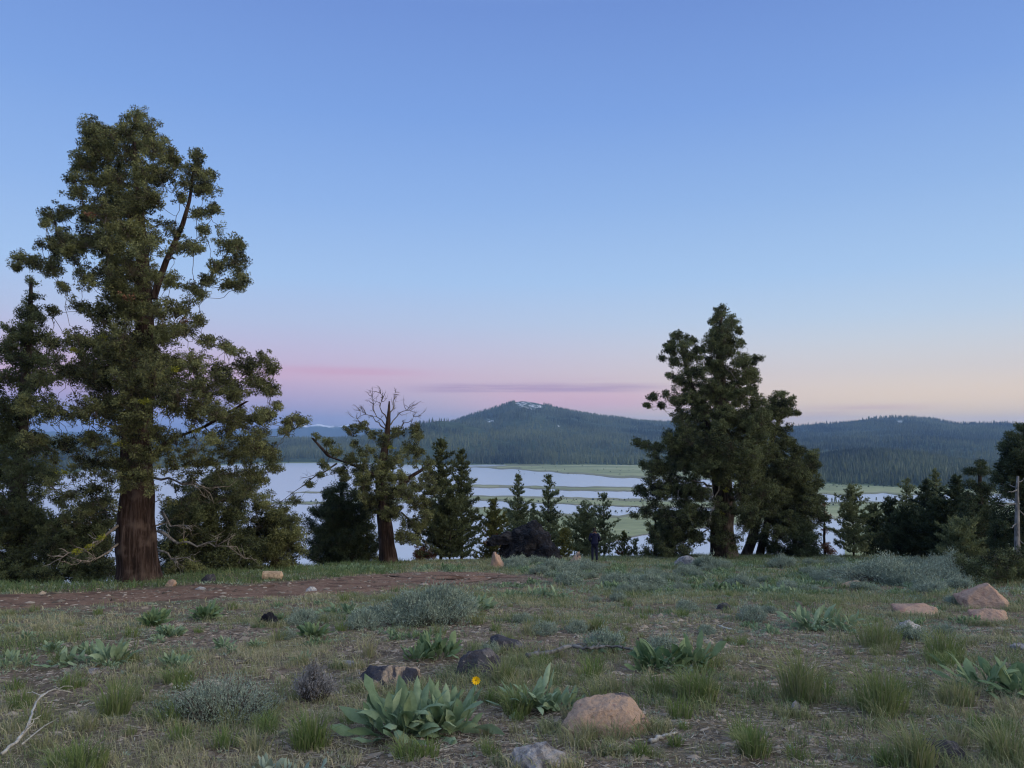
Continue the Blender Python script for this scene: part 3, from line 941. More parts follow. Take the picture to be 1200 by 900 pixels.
juniper('giant old juniper with thick reddish trunk, tallest tree at left', 26,
        [[(158, 680, 46), (160, 640, 42), (163, 600, 39), (162, 560, 35), (162, 520, 32), (168, 450, 26), (170, 380, 20), (167, 300, 14), (162, 230, 9), (156, 160, 4)],
         [(180, 350, 9), (195, 305, 7), (213, 265, 6), (222, 235, 4), (229, 190, 2.5)],
         [(165, 545, 12), (200, 515, 9), (240, 500, 7), (290, 470, 4)]],
        BIG, tr=0.135, nper=46, leafL=.062, leafW=.042, seed=11, fill=.30, dens=1.0, bark='bark_red',
        bare=[([(140, 615, -.5), (120, 632, -1.2), (95, 645, -1.6), (66, 652, -2)], 5, 8), ([(185, 622, -.5), (215, 634, -1), (245, 640, -1.4), (272, 642, -1.6)], 6, 9),
              ([(185, 645, -.3), (205, 655, -.8), (235, 657, -1)], 4, 6), ([(140, 636, -.5), (110, 655, -1.5), (85, 662, -2)], 4, 9), ([(180, 560, 0), (215, 566, -1), (250, 572, -1.5)], 5, 8),
              ([(150, 540, 0), (115, 542, 0), (85, 545, 0)], 7, 6), ([(190, 600, 0), (200, 615, -1), (225, 622, -1.3)], 5, 5)],
        lichen=[(118, 630, 3, -1.4), (105, 640, 2.5, -1.6), (75, 553, 3, -1.6), (205, 432, 3, -3), (120, 395, 3, -2.4), (85, 410, 3, -2), (232, 505, 3, -1.8), (215, 634, 2.5, -1.0), (90, 646, 2.5, -1.7), (170, 470, 3, -3.4), (140, 520, 3, -3)],
        rust=[(152, 348, 6, -2.8), (216, 376, 5, -1.8), (107, 252, 4, -2.2)])

juniper('low dark brush under the lower left boughs of the giant juniper', 29,
        [[(112, 688, 5), (112, 675, 4), (112, 655, 2)]], [(85, 668, 9), (100, 660, 10), (118, 665, 10), (130, 672, 8), (75, 678, 7), (95, 678, 8), (112, 680, 8)],
        mat='jun_dark', bark='bark_dark', seed=41, tr=.16, nper=45, name='bush', cat='bush', dens=1.4)
juniper('low dark brush between the two left trunks near the left frame edge', 29,
        [[(48, 692, 5), (48, 680, 4), (48, 660, 2)]], [(10, 675, 9), (25, 668, 9), (48, 672, 11), (65, 680, 7), (35, 684, 8), (0, 684, 9), (-15, 672, 10)],
        mat='jun_dark', bark='bark_dark', seed=42, tr=.16, nper=45, name='bush', cat='bush', dens=1.4)
juniper('low olive brush at the right foot of the giant trunk', 30,
        [[(215, 684, 5), (215, 674, 4), (215, 655, 2)]], [(200, 668, 7), (212, 660, 9), (228, 666, 9), (240, 674, 7), (205, 678, 6), (222, 678, 7)],
        mat='jun', bark='bark_dark', seed=43, tr=.14, nper=45, name='bush', cat='bush', dens=1.4)
juniper('slender juniper leaning on the left frame edge behind the giant juniper', 31,
        [[(24, 690, 22), (24, 640, 17), (22, 580, 15), (26, 500, 12), (32, 420, 9), (37, 325, 3)]],
        [(38, 330, 6), (36, 348, 9), (32, 368, 11), (45, 372, 8), (16, 388, 10), (30, 395, 12), (50, 395, 10), (10, 410, 10), (28, 420, 15), (52, 425, 13), (8, 440, 14), (35, 450, 16), (-8, 455, 12), (5, 480, 16), (30, 485, 18), (55, 470, 12), (12, 520, 16), (40, 520, 16),
         (-10, 510, 14), (20, 555, 18), (50, 560, 14), (0, 590, 16), (30, 600, 16), (58, 615, 15), (0, 630, 14), (45, 640, 12), (80, 635, 14), (105, 625, 12), (75, 655, 10), (110, 650, 12), (0, 665, 10), (15, 655, 12), (35, 665, 10), (60, 672, 9), (85, 670, 9), (108, 668, 9), (125, 662, 9), (45, 682, 6), (90, 655, 12), (-20, 670, 14), (-25, 600, 20), (-30, 540, 20), (-30, 640, 16), (60, 640, 14), (95, 640, 13), (115, 635, 12), (125, 640, 9), (90, 610, 12), (125, 610, 12), (125, 585, 12)],
        mat='jun_dark', bark='bark_dark', seed=12, tr=.17, nper=45, leafL=.08, leafW=.05, fill=1.2, dens=1.3)
juniper('dark bushy juniper just right of the giant trunk', 33,
        [[(248, 676, 16), (248, 620, 12), (252, 560, 5)]],
        [(200, 655, 9), (215, 668, 7), (190, 665, 7), (205, 645, 12), (235, 668, 8), (262, 672, 7), (190, 640, 12), (200, 600, 11), (222, 620, 14), (260, 645, 14), (292, 640, 14), (225, 590, 12), (300, 560, 12), (320, 545, 9), (240, 660, 10), (275, 665, 10), (300, 663, 9), (232, 572, 14), (260, 562, 13), (282, 575, 13), (213, 605, 13), (243, 598, 16), (275, 603, 15), (208, 635, 13), (240, 632, 16), (272, 632, 15), (220, 655, 10), (255, 655, 13), (285, 655, 11), (205, 660, 6)],
        mat='jun_dark', bark='bark_dark', seed=13, tr=.2, nper=60, fill=1.3)
juniper('round low juniper bush between the giant juniper and the lake gap', 34,
        [[(322, 674, 10), (322, 640, 8), (322, 600, 4)]],
        [(308, 590, 12), (325, 600, 12), (340, 612, 10), (305, 615, 13), (350, 628, 9), (325, 628, 14), (300, 640, 13), (340, 642, 12), (318, 652, 12), (355, 645, 7), (300, 658, 8), (340, 660, 8)],
        seed=14, tr=.18, nper=60, fill=1.2)
juniper('dark spreading juniper left of the dead-topped juniper', 43,
        [[(400, 664, 9), (402, 620, 8), (400, 560, 3)]],
        [(365, 615, 9), (380, 628, 13), (405, 635, 14), (430, 615, 9), (440, 640, 10), (388, 605, 10), (410, 612, 11), (366, 650, 9), (385, 660, 9), (405, 662, 9), (428, 660, 8), (400, 568, 7), (387, 578, 8), (413, 580, 8), (374, 598, 9), (398, 598, 13), (424, 600, 10), (438, 594, 6), (388, 622, 14), (412, 622, 12), (372, 640, 10), (395, 645, 14), (415, 650, 10), (375, 655, 8)],
        mat='fir', bark='bark_dark', seed=15, tr=.2, nper=60, fill=1.3)
juniper('olive green bush growing at the foot of the dead-topped juniper', 44,
        [[(430, 664, 5), (430, 640, 4), (430, 615, 2)]], [(430, 620, 8), (422, 635, 10), (438, 635, 9), (430, 650, 11), (415, 655, 7), (443, 655, 6)],
        mat='jun_olive', seed=16, tr=.16, nper=40, name='bush', cat='bush')
juniper('old juniper with bare dead top and twisted trunk', 40,
        [[(455, 664, 21), (452, 640, 17), (450, 600, 15), (447, 560, 12), (452, 520, 8), (455, 492, 5), (456, 470, 1.5)],
         [(455, 585, 10), (478, 560, 9), (500, 547, 6)], [(448, 560, 9), (415, 545, 8), (385, 535, 5), (366, 513, 3)]],
        [(450, 540, 10, -1.2), (455, 560, 10, -1.4), (448, 580, 10, -1.3), (460, 590, 9, -1.2), (440, 600, 9, -1), (425, 570, 10), (500, 560, 9), (510, 575, 8), (475, 580, 12), (435, 590, 9), (470, 630, 9), (492, 618, 9), (425, 545, 9), (400, 552, 7), (425, 500, 7), (411, 505, 7), (436, 508, 5), (385, 518, 6), (371, 512, 4), (395, 530, 7), (380, 546, 6), (410, 540, 9), (428, 530, 8), (450, 520, 9), (465, 508, 7), (486, 506, 9), (492, 512, 6), (480, 525, 8), (465, 540, 12), (445, 550, 12), (430, 560, 10),
         (490, 530, 7), (503, 545, 8), (470, 562, 12), (450, 575, 13), (425, 580, 8), (490, 570, 8), (488, 590, 9), (460, 600, 11), (480, 612, 9), (500, 605, 8), (485, 632, 7), (405, 560, 5), (345, 587, 5), (333, 598, 5), (362, 568, 4), (376, 556, 3), (500, 590, 6), (415, 520, 5)],
        seed=17, tr=.14, nper=42, leafL=.08, leafW=.05, mat='jun', depth=.7, copies=.6, fill=.15, dens=.95, bare_mat='limb',
        bare=[([(455, 495), (447, 478, -.2), (446, 461, -.4)], 2.6, 11), ([(455, 492), (460, 474, .3), (463, 460, .4)], 2.6, 11), ([(453, 500), (440, 484), (435, 464, .3)], 2.3, 9), ([(452, 503), (436, 488), (422, 481, -.5)], 2.3, 10),
              ([(455, 500), (468, 484), (484, 475)], 2.6, 11), ([(457, 505), (475, 498, -.3), (490, 488, -.3)], 2.2, 9), ([(450, 515), (430, 500), (414, 489)], 2.2, 8), ([(395, 543, -.4), (365, 562, -.6), (322, 592, -.8)], 3, 7), ([(470, 600), (488, 618), (500, 640)], 3.5, 5)],
        lichen=[(452, 545, 3, -1.2), (440, 565, 3, -1.2), (458, 525, 3, -1)])
juniper('low rusty bush under the narrow dark juniper', 45,
        [[(497, 664, 4), (497, 655, 3), (497, 640, 2)]], [(493, 645, 6), (502, 652, 7), (490, 655, 6)], mat='rust', seed=20, tr=.13, nper=35, name='bush', cat='bush')

RT = [(845, 367, 7), (836, 377, 6), (856, 377, 7), (866, 388, 5), (848, 390, 10), (836, 403, 8), (868, 402, 4), (794, 394, 6), (802, 404, 6), (785, 407, 6), (776, 419, 5), (790, 424, 7), (807, 420, 7), (820, 411, 6), (812, 400, 5), (850, 413, 12), (870, 423, 10), (886, 421, 6),
      (880, 438, 9), (835, 428, 12), (815, 438, 10), (796, 444, 7), (785, 440, 4), (765, 465, 5), (758, 475, 3), (775, 475, 4), (779, 462, 4), (791, 470, 6), (810, 464, 10), (835, 458, 13), (858, 458, 13), (880, 458, 8), (800, 490, 10), (825, 488, 13), (850, 488, 13), (872, 488, 10),
      (746, 519, 5), (757, 522, 6), (770, 525, 7), (785, 514, 9), (805, 515, 12), (830, 518, 13), (855, 518, 13), (755, 545, 6), (775, 548, 11), (800, 545, 13), (825, 548, 13), (850, 548, 11), (750, 575, 7), (770, 575, 11), (795, 575, 12), (820, 578, 12), (743, 603, 4), (757, 600, 7),
      (780, 604, 11), (805, 604, 11), (766, 625, 6), (790, 628, 9), (815, 628, 10), (875, 520, 10), (880, 550, 10), (868, 578, 10), (775, 640, 6), (800, 645, 7)]
juniper('tall full juniper standing alone at right of centre', 47,
        [[(848, 660, 31), (848, 630, 27), (847, 590, 23), (846, 540, 19), (845, 480, 15), (843, 420, 9), (845, 370, 3)], [(840, 520, 9), (815, 470, 7), (797, 400, 3)]],
        RT + [(848, 560, 12, -3), (840, 590, 12, -3), (830, 610, 11, -2.6), (862, 600, 11, -2.4), (850, 535, 13, -3), (870, 560, 13, -2), (885, 535, 12), (880, 500, 12), (895, 575, 12), (880, 600, 12), (790, 612, 12), (815, 600, 12, -2), (800, 625, 11, -1), (775, 632, 9), (785, 645, 8), (862, 630, 8, -1.5), (890, 510, 9), (889, 472, 8), (893, 488, 9), (860, 642, 7, -2), (840, 636, 7, -2.4), (872, 618, 9, -2)],
        mat='jun_dark', bark='bark_dark', seed=21, tr=.17, nper=42, leafL=.09, leafW=.055, fill=.8, dens=1.3,
        bare=[([(830, 600, -1), (805, 603, -2), (780, 606, -2.5)], 4, 9), ([(835, 570, -1), (812, 562, -2), (795, 575, -2.5)], 4, 9), ([(840, 540, -2), (832, 555, -2.6), (835, 580, -3)], 3.5, 8), ([(845, 560, -2), (838, 590, -3), (830, 615, -3)], 3, 8),
              ([(850, 430, -1), (862, 445, -1.5), (866, 460, -2)], 3, 6), ([(830, 620, -1), (808, 632, -1.5), (795, 640, -2)], 3, 8), ([(735, 600, 0), (740, 593, 0), (752, 596, 0)], 2, 3)],
        lichen=[(834, 508, 3, -2.6), (838, 560, 3, -2.8), (850, 575, 3, -2.8), (845, 600, 3, -2.5), (826, 545, 3, -2.6)])
juniper('leaning double-stemmed juniper on the right flank of the tall full juniper', 51,
        [[(872, 660, 12), (880, 635, 11), (888, 600, 9), (895, 550, 7), (910, 500, 5), (920, 470, 3)], [(890, 660, 10), (896, 630, 9), (905, 590, 7), (925, 560, 4)]],
        [(917, 462, 5), (928, 470, 5), (933, 485, 4), (906, 469, 5), (900, 481, 6), (914, 488, 4), (890, 495, 8), (904, 505, 10), (920, 520, 10), (936, 528, 8), (950, 533, 7), (943, 553, 10), (957, 568, 7), (925, 550, 13), (900, 530, 13), (893, 560, 12), (915, 580, 13), (940, 588, 12), (958, 600, 7),
         (900, 600, 10), (925, 608, 10), (945, 618, 9), (885, 545, 12), (900, 575, 13), (925, 565, 13), (940, 570, 12), (950, 545, 9), (915, 550, 12), (935, 600, 12), (885, 590, 11), (960, 585, 8), (963, 610, 8), (950, 630, 9), (912, 625, 11), (880, 612, 10), (900, 490, 9), (898, 505, 9), (916, 474, 7), (922, 482, 6), (908, 480, 6), (905, 642, 9), (885, 632, 7, -1)],
        mat='jun_dark', bark='bark_dark', seed=22, tr=.18, nper=48, leafL=.09, leafW=.055, fill=1.0, dens=1.3)
juniper('bushy dark juniper in front of the leaning double-stemmed juniper', 49,
        [[(932, 662, 6), (932, 640, 5), (930, 600, 2)]], [(930, 605, 8), (920, 620, 10), (942, 622, 10), (930, 638, 13), (912, 645, 9), (952, 640, 9), (940, 652, 9), (960, 650, 5)],
        mat='fir', bark='bark_dark', seed=23, tr=.19, nper=60, fill=1.2)
juniper('rusty half-dead shrub right of the bushy dark juniper', 52,
        [[(967, 660, 3), (966, 640, 3), (966, 590, 1)]], [(964, 592, 5), (968, 605, 5), (966, 640, 6), (972, 648, 5)], mat='rust', seed=24, tr=.14, nper=30, name='bush', cat='bush')
juniper('small bright green juniper at left foot of the tall full juniper', 50,
        [[(768, 664, 5), (768, 640, 4), (768, 605, 2)]], [(769, 606, 4), (764, 618, 7), (776, 622, 7), (768, 634, 10), (757, 646, 8), (778, 646, 9), (768, 655, 9)],
        mat='jun_olive', seed=25, tr=.16, nper=40)
juniper('low dark juniper shrub spreading at the right frame edge', 24,
        [[(1180, 680, 6), (1180, 668, 5), (1180, 655, 3)]],
        [(1128, 655, 7), (1145, 660, 9), (1165, 655, 11), (1190, 655, 12), (1150, 672, 8), (1172, 674, 11), (1200, 670, 12), (1215, 655, 12), (1135, 668, 6)],
        mat='jun_dark', bark='bark_dark', seed=26, tr=.14, nper=60, leafL=.07, leafW=.03, name='juniper_shrub', cat='shrub')


def conifer(label, px, top, wpx, D, mat='pine', bark='bark_dark', seed=1, sparse=1.0, group=None, name='pine_tree', up=0.25, bottom=0.06, rustfrac=0, shape=0.9, needle=0.17):
    global RNG
    RNG = np.random.default_rng(seed)
    tp = at(px, top, D)
    base = np.array([tp[0], D, float(height(tp[0], D))])
    H = tp[2] - base[2]
    s = D / F
    Rm = wpx * s / 2 * 1.5
    vis = (690 - top) * s                   # crown reaches its full width about where the picture shows its foot
    root = empty(name, base, label, 'tree', group)
    gt, gf, gr = Geo(), Geo(), Geo()
    zz = np.linspace(0, H, 10)
    lean_ = RNG.normal() * .0
    C = np.stack([base[0] + 0.05 * np.sin(zz), base[1] + zz * 0, base[2] - .2 + zz], -1)
    tube(gt, C, 0.013 * H * (1 - zz / H * .96) + 0.01, 8)
    z = H * bottom
    Fp, Fa, Ft, RFp, RFa = [], [], [], [], []
    while z < H - 0.08:
        u = (H - z) / max(vis * .62, 1)     # 0 at tip
        r = Rm * min(1.0, u) ** shape
        nb = RNG.integers(3, 6)
        ph = RNG.random() * 6.28
        clump = 0.8 + .4 * vnoise(z * 1.3, 0.0, seed)
        for k in range(int(nb)):
            if RNG.random() > sparse * .98:
                continue
            a_ = ph + k * 6.283 / nb + RNG.normal() * .35
            ln = r * clump * (0.45 + .85 * RNG.random() ** 1.3) + .05
            rise = (up + .25 * RNG.normal() * .4) * (1.5 - .6 * min(u, 1.5)) * ln + 0.08
            p0 = np.array([base[0], base[1], base[2] + z + RNG.normal() * .05])
            p1 = p0 + np.array([math.cos(a_) * ln, math.sin(a_) * ln, rise])
            sticks(gt, [p0], [p1], .006 + .012 * ln, .005)
            m_ = max(3, int(ln / 0.085))
            f_ = np.linspace(0.12, 1, m_)
            Pb = p0 * (1 - f_)[:, None] + p1 * f_[:, None]
            Pb[:, 2] += 0.12 * ln * f_ ** 2
            side = np.array([-math.sin(a_), math.cos(a_), 0])
            lat = (1.12 - f_) * ln * 0.5
            P2 = np.concatenate([Pb, Pb + side * (lat * RNG.random(m_))[:, None], Pb - side * (lat * RNG.random(m_))[:, None]])
            P2 += RNG.normal(size=P2.shape) * .05
            dv = unit(p1 - p0)
            nn = 9
            Pn = np.repeat(P2, nn, 0)
            An = unit(dv[None] * 0.5 + RNG.normal(size=Pn.shape) * 0.6 + np.array([0, 0, .6]))
            if RNG.random() < rustfrac and u > .5:
                RFp.append(Pn)
                RFa.append(An)
            else:
                Fp.append(Pn)
                Fa.append(An)
                Ft.append(np.full(len(Pn), 0.45 + RNG.normal() * .15))
        z += (0.11 + 0.16 * RNG.random()) * (1 + H / 20) * (1.0 if u < 1.2 else 1.7)
    Pn = np.array([[base[0], base[1], base[2] + H - .1]] * 24)
    Fp.append(Pn + RNG.normal(size=Pn.shape) * .04)
    Fa.append(unit(RNG.normal(size=Pn.shape) * .5 + np.array([0, 0, 1.0])))
    Ft.append(np.full(24, .5))
    Fp, Fa, Ft = np.concatenate(Fp), np.concatenate(Fa), np.concatenate(Ft)
    leaf_tris(gf, Fp, Fa, needle * (.6 + .7 * RNG.random(len(Fp))), 0.05 * (.6 + .8 * RNG.random(len(Fp))) * needle / .17, np.clip(Ft + (RNG.random(len(Fp)) - .5) * .4, 0, 1))
    gt.build('trunk', M[bark], root, base, True)
    gf.build('crown', M[mat], root, base)
    if RFp:
        P_, A_ = np.concatenate(RFp), np.concatenate(RFa)
        leaf_tris(gr, P_, A_, .15, .04, RNG.random(len(P_)))
        gr.build('dead_foliage', M['rust'], root, base)
    return root


for a_ in (
    ('narrow dark juniper directly right of the dead-topped juniper', 517, 514, 40, 46, 'jun_dark', 1.0, 0, .62),
    ('pointed dark juniper left of the brown-patched young pine', 541, 530, 38, 48, 'jun_dark', 1.0, 0, .62),
    ('lower dark juniper between the rusty bush and the pointed dark juniper', 527, 575, 40, 45, 'jun_dark', 1.0, 0, .6),
    ('young pine with rusty brown dead branches left of the black boulder', 578, 585, 32, 50, 'pine_yel', 1.0, .35, .9),
    ('tall young pine rising behind the black boulder, left of the pair', 607, 557, 34, 56, 'pine', 1.0, 0, .9),
    ('thin short pine between the two tall young pines behind the boulder', 625, 590, 20, 60, 'pine', .8, 0, .9),
    ('tall symmetric young pine above the right side of the black boulder', 643, 556, 36, 57, 'pine', 1.0, 0, .85),
    ('yellowish little pine at the right end of the black boulder', 661, 620, 22, 48, 'pine_yel', 1.0, 0, .8),
    ('wide bushy young pine behind the standing person', 684, 588, 40, 52, 'pine', 1.0, 0, .75),
    ('open thin-branched pine just right of the standing person', 707, 580, 34, 54, 'pine', .62, .05, .7),
    ('short brownish pine right of the standing person', 731, 624, 18, 52, 'pine_yel', .9, .1, .7),
    ('spindly sparse sapling left of the small bright green juniper', 745, 632, 12, 52, 'pine', .5, 0, .7),
    ('lone bushy pine in the gap right of the rusty half-dead shrub', 998, 570, 44, 50, 'pine', 1.0, 0, .62),
    ('small dim pine beside the lone bushy pine', 1024, 592, 28, 54, 'fir', 1.0, 0, .7),
    ('dim rounded pine, second right of the lone bushy pine', 1042, 582, 32, 56, 'fir', 1.0, 0, .7),
    ('pine with a narrow open tip before the bright bay of the lake', 1062, 562, 34, 58, 'pine', .7, 0, .8),
    ('dark pointed pine right of the narrow open-tipped pine', 1085, 563, 38, 54, 'fir', 1.1, 0, .8),
    ('spindly-topped pine standing highest among the right-hand thicket', 1096, 549, 34, 60, 'pine', .7, 0, .85),
    ('dark pine with a narrow spire left of the broad ragged fir', 1121, 559, 40, 52, 'fir', 1.1, 0, .8),
    ('dense black-green fir filling the foot of the right-hand thicket', 1104, 588, 60, 45, 'fir', 1.2, 0, .6),
    ('squat dark fir at the left foot of the right-hand thicket', 1062, 598, 50, 47, 'fir', 1.1, 0, .6),
    ('low green fir in front of the broad ragged fir', 1124, 612, 50, 40, 'pine', 1.1, 0, .6),
):
    lab, px, top, wd, D, mt, spr, rf, shp = a_
    conifer(lab, px, top, wd, D, mt, seed=px, sparse=spr, rustfrac=rf, shape=shp, name='fir_tree' if mt == 'fir' else 'juniper_tree' if mt == 'jun_dark' else 'pine_tree', needle=.2 if mt == 'fir' else .17)

juniper('broad ragged fir left of the grey snag', 42,
        [[(1150, 668, 9), (1149, 600, 7), (1148, 540, 2)]],
        [(1148, 542, 4), (1140, 552, 6), (1154, 556, 6), (1134, 553, 3), (1145, 568, 9), (1158, 574, 8), (1138, 585, 9), (1150, 592, 12), (1135, 605, 11), (1158, 608, 12), (1145, 622, 14), (1128, 630, 11), (1162, 632, 12), (1145, 645, 13), (1120, 648, 9)],
        mat='fir', bark='bark_dark', seed=27, tr=.19, nper=60, fill=1.0, name='fir_tree')
juniper('tall dark fir cut off by the right frame edge', 34,
        [[(1212, 672, 16), (1210, 600, 12), (1206, 540, 8), (1200, 496, 3)]],
        [(1198, 502, 6), (1186, 510, 6), (1205, 515, 9), (1180, 525, 8), (1198, 530, 11), (1215, 528, 10), (1176, 545, 7), (1192, 548, 12), (1215, 552, 14), (1172, 562, 7), (1185, 575, 10), (1210, 578, 14), (1170, 590, 9), (1205, 600, 14), (1175, 612, 10), (1172, 640, 9), (1210, 625, 14), (1205, 648, 12), (1180, 655, 8), (1225, 600, 14), (1172, 655, 9), (1165, 635, 8), (1168, 620, 8), (1190, 635, 10), (1200, 668, 10)],
        mat='fir', bark='bark_dark', seed=28, tr=.18, nper=60, fill=1.0, name='fir_tree')


# bare grey snag at the right edge
def snag():
    global RNG
    RNG = np.random.default_rng(5)
    D = 29
    b_ = at(1196, 672, D)
    base = np.array([b_[0], D, float(height(b_[0], D))])
    root = empty('dead_tree', base, 'bare grey dead trunk with short broken branches at right edge', 'dead tree')
    g, gb = Geo(), Geo()
    pts = [at(x_, y_, D) for x_, y_ in ((1197, 660), (1192, 640), (1192, 610), (1192, 580), (1193, 558))]
    pts[0][2] = base[2] - .1
    trunk_geo(g, pts, [.17, .095, .08, .065, .04], 12, seed=3)
    for (x0, y0, x1, y1, dd) in ((1192, 590, 1170, 591, -.3), (1192, 596, 1204, 606, .2), (1192, 574, 1181, 577, -.4), (1192, 570, 1183, 568, .3), (1193, 565, 1200, 560, 0), (1193, 632, 1206, 640, -.2), (1192, 612, 1184, 618, -.3)):
        tube(gb, curve(at(x0, y0, D), at(x1, y1, D + dd), (0, 0, -.04), 5, .04), np.linspace(.03, .010, 5), 5)
    g.build('trunk', M['greywood'], root, base, True)
    gb.build('branches', M['greywood'], root, base, True)


snag()

# small conifers standing on the far meadow
for i, (px, py, hp) in enumerate(((992, 569, 4), (987, 568, 4), (997, 567, 5), (975, 589, 5), (979, 590, 7), (983, 590, 4), (1027, 587, 4), (636, 587, 3), (734, 601, 3), (664, 586, 2.6), (672, 586.5, 2.4), (656, 585.5, 2.6), (700, 588, 3))):
    p = on_plane(px, py, WATER_Z + .5)
    d_ = math.hypot(*p)
    RNG = np.random.default_rng(i)
    H = hp * d_ / F
    gg = Geo()
    n = 260
    zf = RNG.random(n) ** .7
    th = RNG.random(n) * 6.28
    r_ = H * .24 * (1 - zf * .92)
    P = np.stack([np.cos(th) * r_ * .7, np.sin(th) * r_ * .7, zf * H * .94 + H * .03], -1)
    A = unit(np.stack([np.cos(th), np.sin(th), th * 0 + .5], -1) + RNG.normal(size=(n, 3)) * .3)
    leaf_tris(gg, P, A, H * .15, H * .08, RNG.random(n))
    o = gg.build('meadow_tree', M['pine'], None, None)
    o.location = (p[0], p[1], WATER_Z + .5)
    right_ = px > 900
    tag(o, 'tiny dark tree dotted on the green meadow right of the tall full juniper' if right_ else 'tiny dark bush dotted along the grassy bars in the lake', 'tree',
        'tiny trees on the right meadow' if right_ else 'tiny bushes on the lake bars')

# ------------------------------------------------------------------ field plan
TRACK = [np.array([ground_hit(x_, y_)[:2] for x_, y_ in pts]) for pts in (
    [(-160, 712), (-60, 709), (40, 705), (120, 700), (200, 696), (270, 693), (330, 691), (390, 687), (440, 684)],
    [(425, 682), (470, 676), (500, 674), (535, 674), (572, 677)])]
TW = [2.9, 2.1]


def pdist(x, y, line):
    best = np.full(np.shape(x), 1e9)
    for a_, b_ in zip(line[:-1], line[1:]):
        dx, dy = b_ - a_
        tt_ = np.clip(((x - a_[0]) * dx + (y - a_[1]) * dy) / (dx * dx + dy * dy), 0, 1)
        best = np.minimum(best, np.hypot(x - a_[0] - tt_ * dx, y - a_[1] - tt_ * dy))
    return best


def track_mask(x, y):
    n_ = fbm(x / 1.3, y / 1.3, 3, 44) * 0.55
    m_ = np.zeros(np.shape(x))
    for L_, w_ in zip(TRACK, TW):
        m_ = np.maximum(m_, 1 - sstep(w_ * .75, w_ * 1.15, pdist(x, y, L_) + n_))
    return m_


mt_, t = mat_base('track_dirt')
co = t.add('ShaderNodeTexCoord')
n1 = t.add('ShaderNodeTexNoise', {'Vector': co.outputs['Object'], 'Scale': 1.2, 'Detail': 6.0})
n2 = t.add('ShaderNodeTexNoise', {'Vector': co.outputs['Object'], 'Scale': 9.0, 'Detail': 10.0, 'Roughness': 0.75})
c = t.ramp(n2.outputs[0], [(0.30, (0.08, 0.045, 0.034, 1)), (0.5, (0.21, 0.125, 0.088, 1)), (0.72, (0.36, 0.26, 0.20, 1))])
c = t.mix(t.math('MULTIPLY', t.smooth(n1.outputs[0], .5, .62), .6), c, (0.07, 0.042, 0.034, 1))
b = t.add('ShaderNodeBump', {'Height': n2.outputs[0], 'Strength': 0.9, 'Distance': 0.07})
d = t.add('ShaderNodeBsdfPrincipled', {'Base Color': c, 'Roughness': 0.95, 'Specular IOR Level': 0.1, 'Normal': b.outputs[0]})
t.add('ShaderNodeOutputMaterial', {0: d.outputs[0]})
g = Geo()
for L_, w_ in zip(TRACK, TW):
    seg = np.linalg.norm(np.diff(L_, axis=0), axis=1)
    s_ = np.concatenate([[0], np.cumsum(seg)])
    k = int(s_[-1] / .22)
    u_ = np.linspace(-1.0, s_[-1] + 1.0, k)
    tx_ = unit(L_[-1] - L_[-2])
    C_ = np.stack([np.interp(u_, s_, L_[:, 0]), np.interp(u_, s_, L_[:, 1])], -1)
    C_ += np.where(u_ < 0, u_, 0)[:, None] * unit(L_[1] - L_[0]) + np.maximum(u_ - s_[-1], 0)[:, None] * tx_
    T_ = unit(np.gradient(C_, axis=0))
    N_ = np.stack([-T_[:, 1], T_[:, 0]], -1)
    vv = np.linspace(-1.45, 1.45, 26) * w_
    P_ = C_[:, None] + N_[:, None] * vv[None, :, None]
    X, Y = P_[..., 0], P_[..., 1]
    m_ = np.minimum(track_mask(X, Y), 1)
    Z = height(X, Y) + 0.075 * m_ - 0.05 + 0.025 * fbm(X / .5, Y / .5, 2, 5) * m_
    Z = Z - 0.05 * (1 - sstep(0, 1.0, np.minimum(u_ + 1, s_[-1] + 1 - u_)))[:, None] * 2
    V = np.stack([X, Y, Z], -1).reshape(-1, 3)
    i = np.arange(k - 1)[:, None] * 26
    j = np.arange(25)[None]
    g.add(V, None, np.stack([i + j, i + 26 + j, i + 27 + j, i + 1 + j], -1).reshape(-1, 4))
tag(g.build('dirt_track', mt_, smooth=True), kind='structure')

# ------------------------------------------------------------------ grass, litter, pebbles (stuff)
M['grass'] = leafmat('field_grass', (0.43, 0.385, 0.265), (0.095, 0.155, 0.058), transl=0.3, rough=.7)
nd_ = M['grass'].node_tree.nodes['Color Ramp'].color_ramp
e = nd_.elements.new(0.45)
e.color = (0.29, 0.29, 0.155, 1)


def blades(g, P, h, wd, lean, tint):
    m = len(P)
    az_ = RNG.random(m) * 6.2832
    dr = np.stack([np.cos(az_), np.sin(az_), np.zeros(m)], -1)
    if lean.ndim == 2:
        dr = unit(lean + dr * .35)
        lean = np.linalg.norm(lean, axis=1)
    sd = unit(np.stack([-dr[:, 1], dr[:, 0], RNG.normal(size=m) * .3], -1))
    rot = RNG.random(m)[:, None]
    sd = unit(sd * (0.3 + rot) + dr * (1 - rot) * .7)
    up_ = np.array([0, 0, 1.0])
    h_ = h[:, None]
    l_ = lean[:, None]
    w_ = wd[:, None]
    p1 = P + up_ * h_ * .55 + dr * h_ * l_ * .28
    p2 = P + up_ * h_ * (1 - .35 * l_) + dr * h_ * l_
    V = np.stack([P - sd * w_ * .5, P + sd * w_ * .5, p1 + sd * w_ * .42, p1 - sd * w_ * .42, p2], 1).reshape(-1, 3)
    b_ = (np.arange(m) * 5)[:, None]
    g.add(V, b_ + np.array([[3, 2, 4]]), b_ + np.array([[0, 1, 2, 3]]), tint)


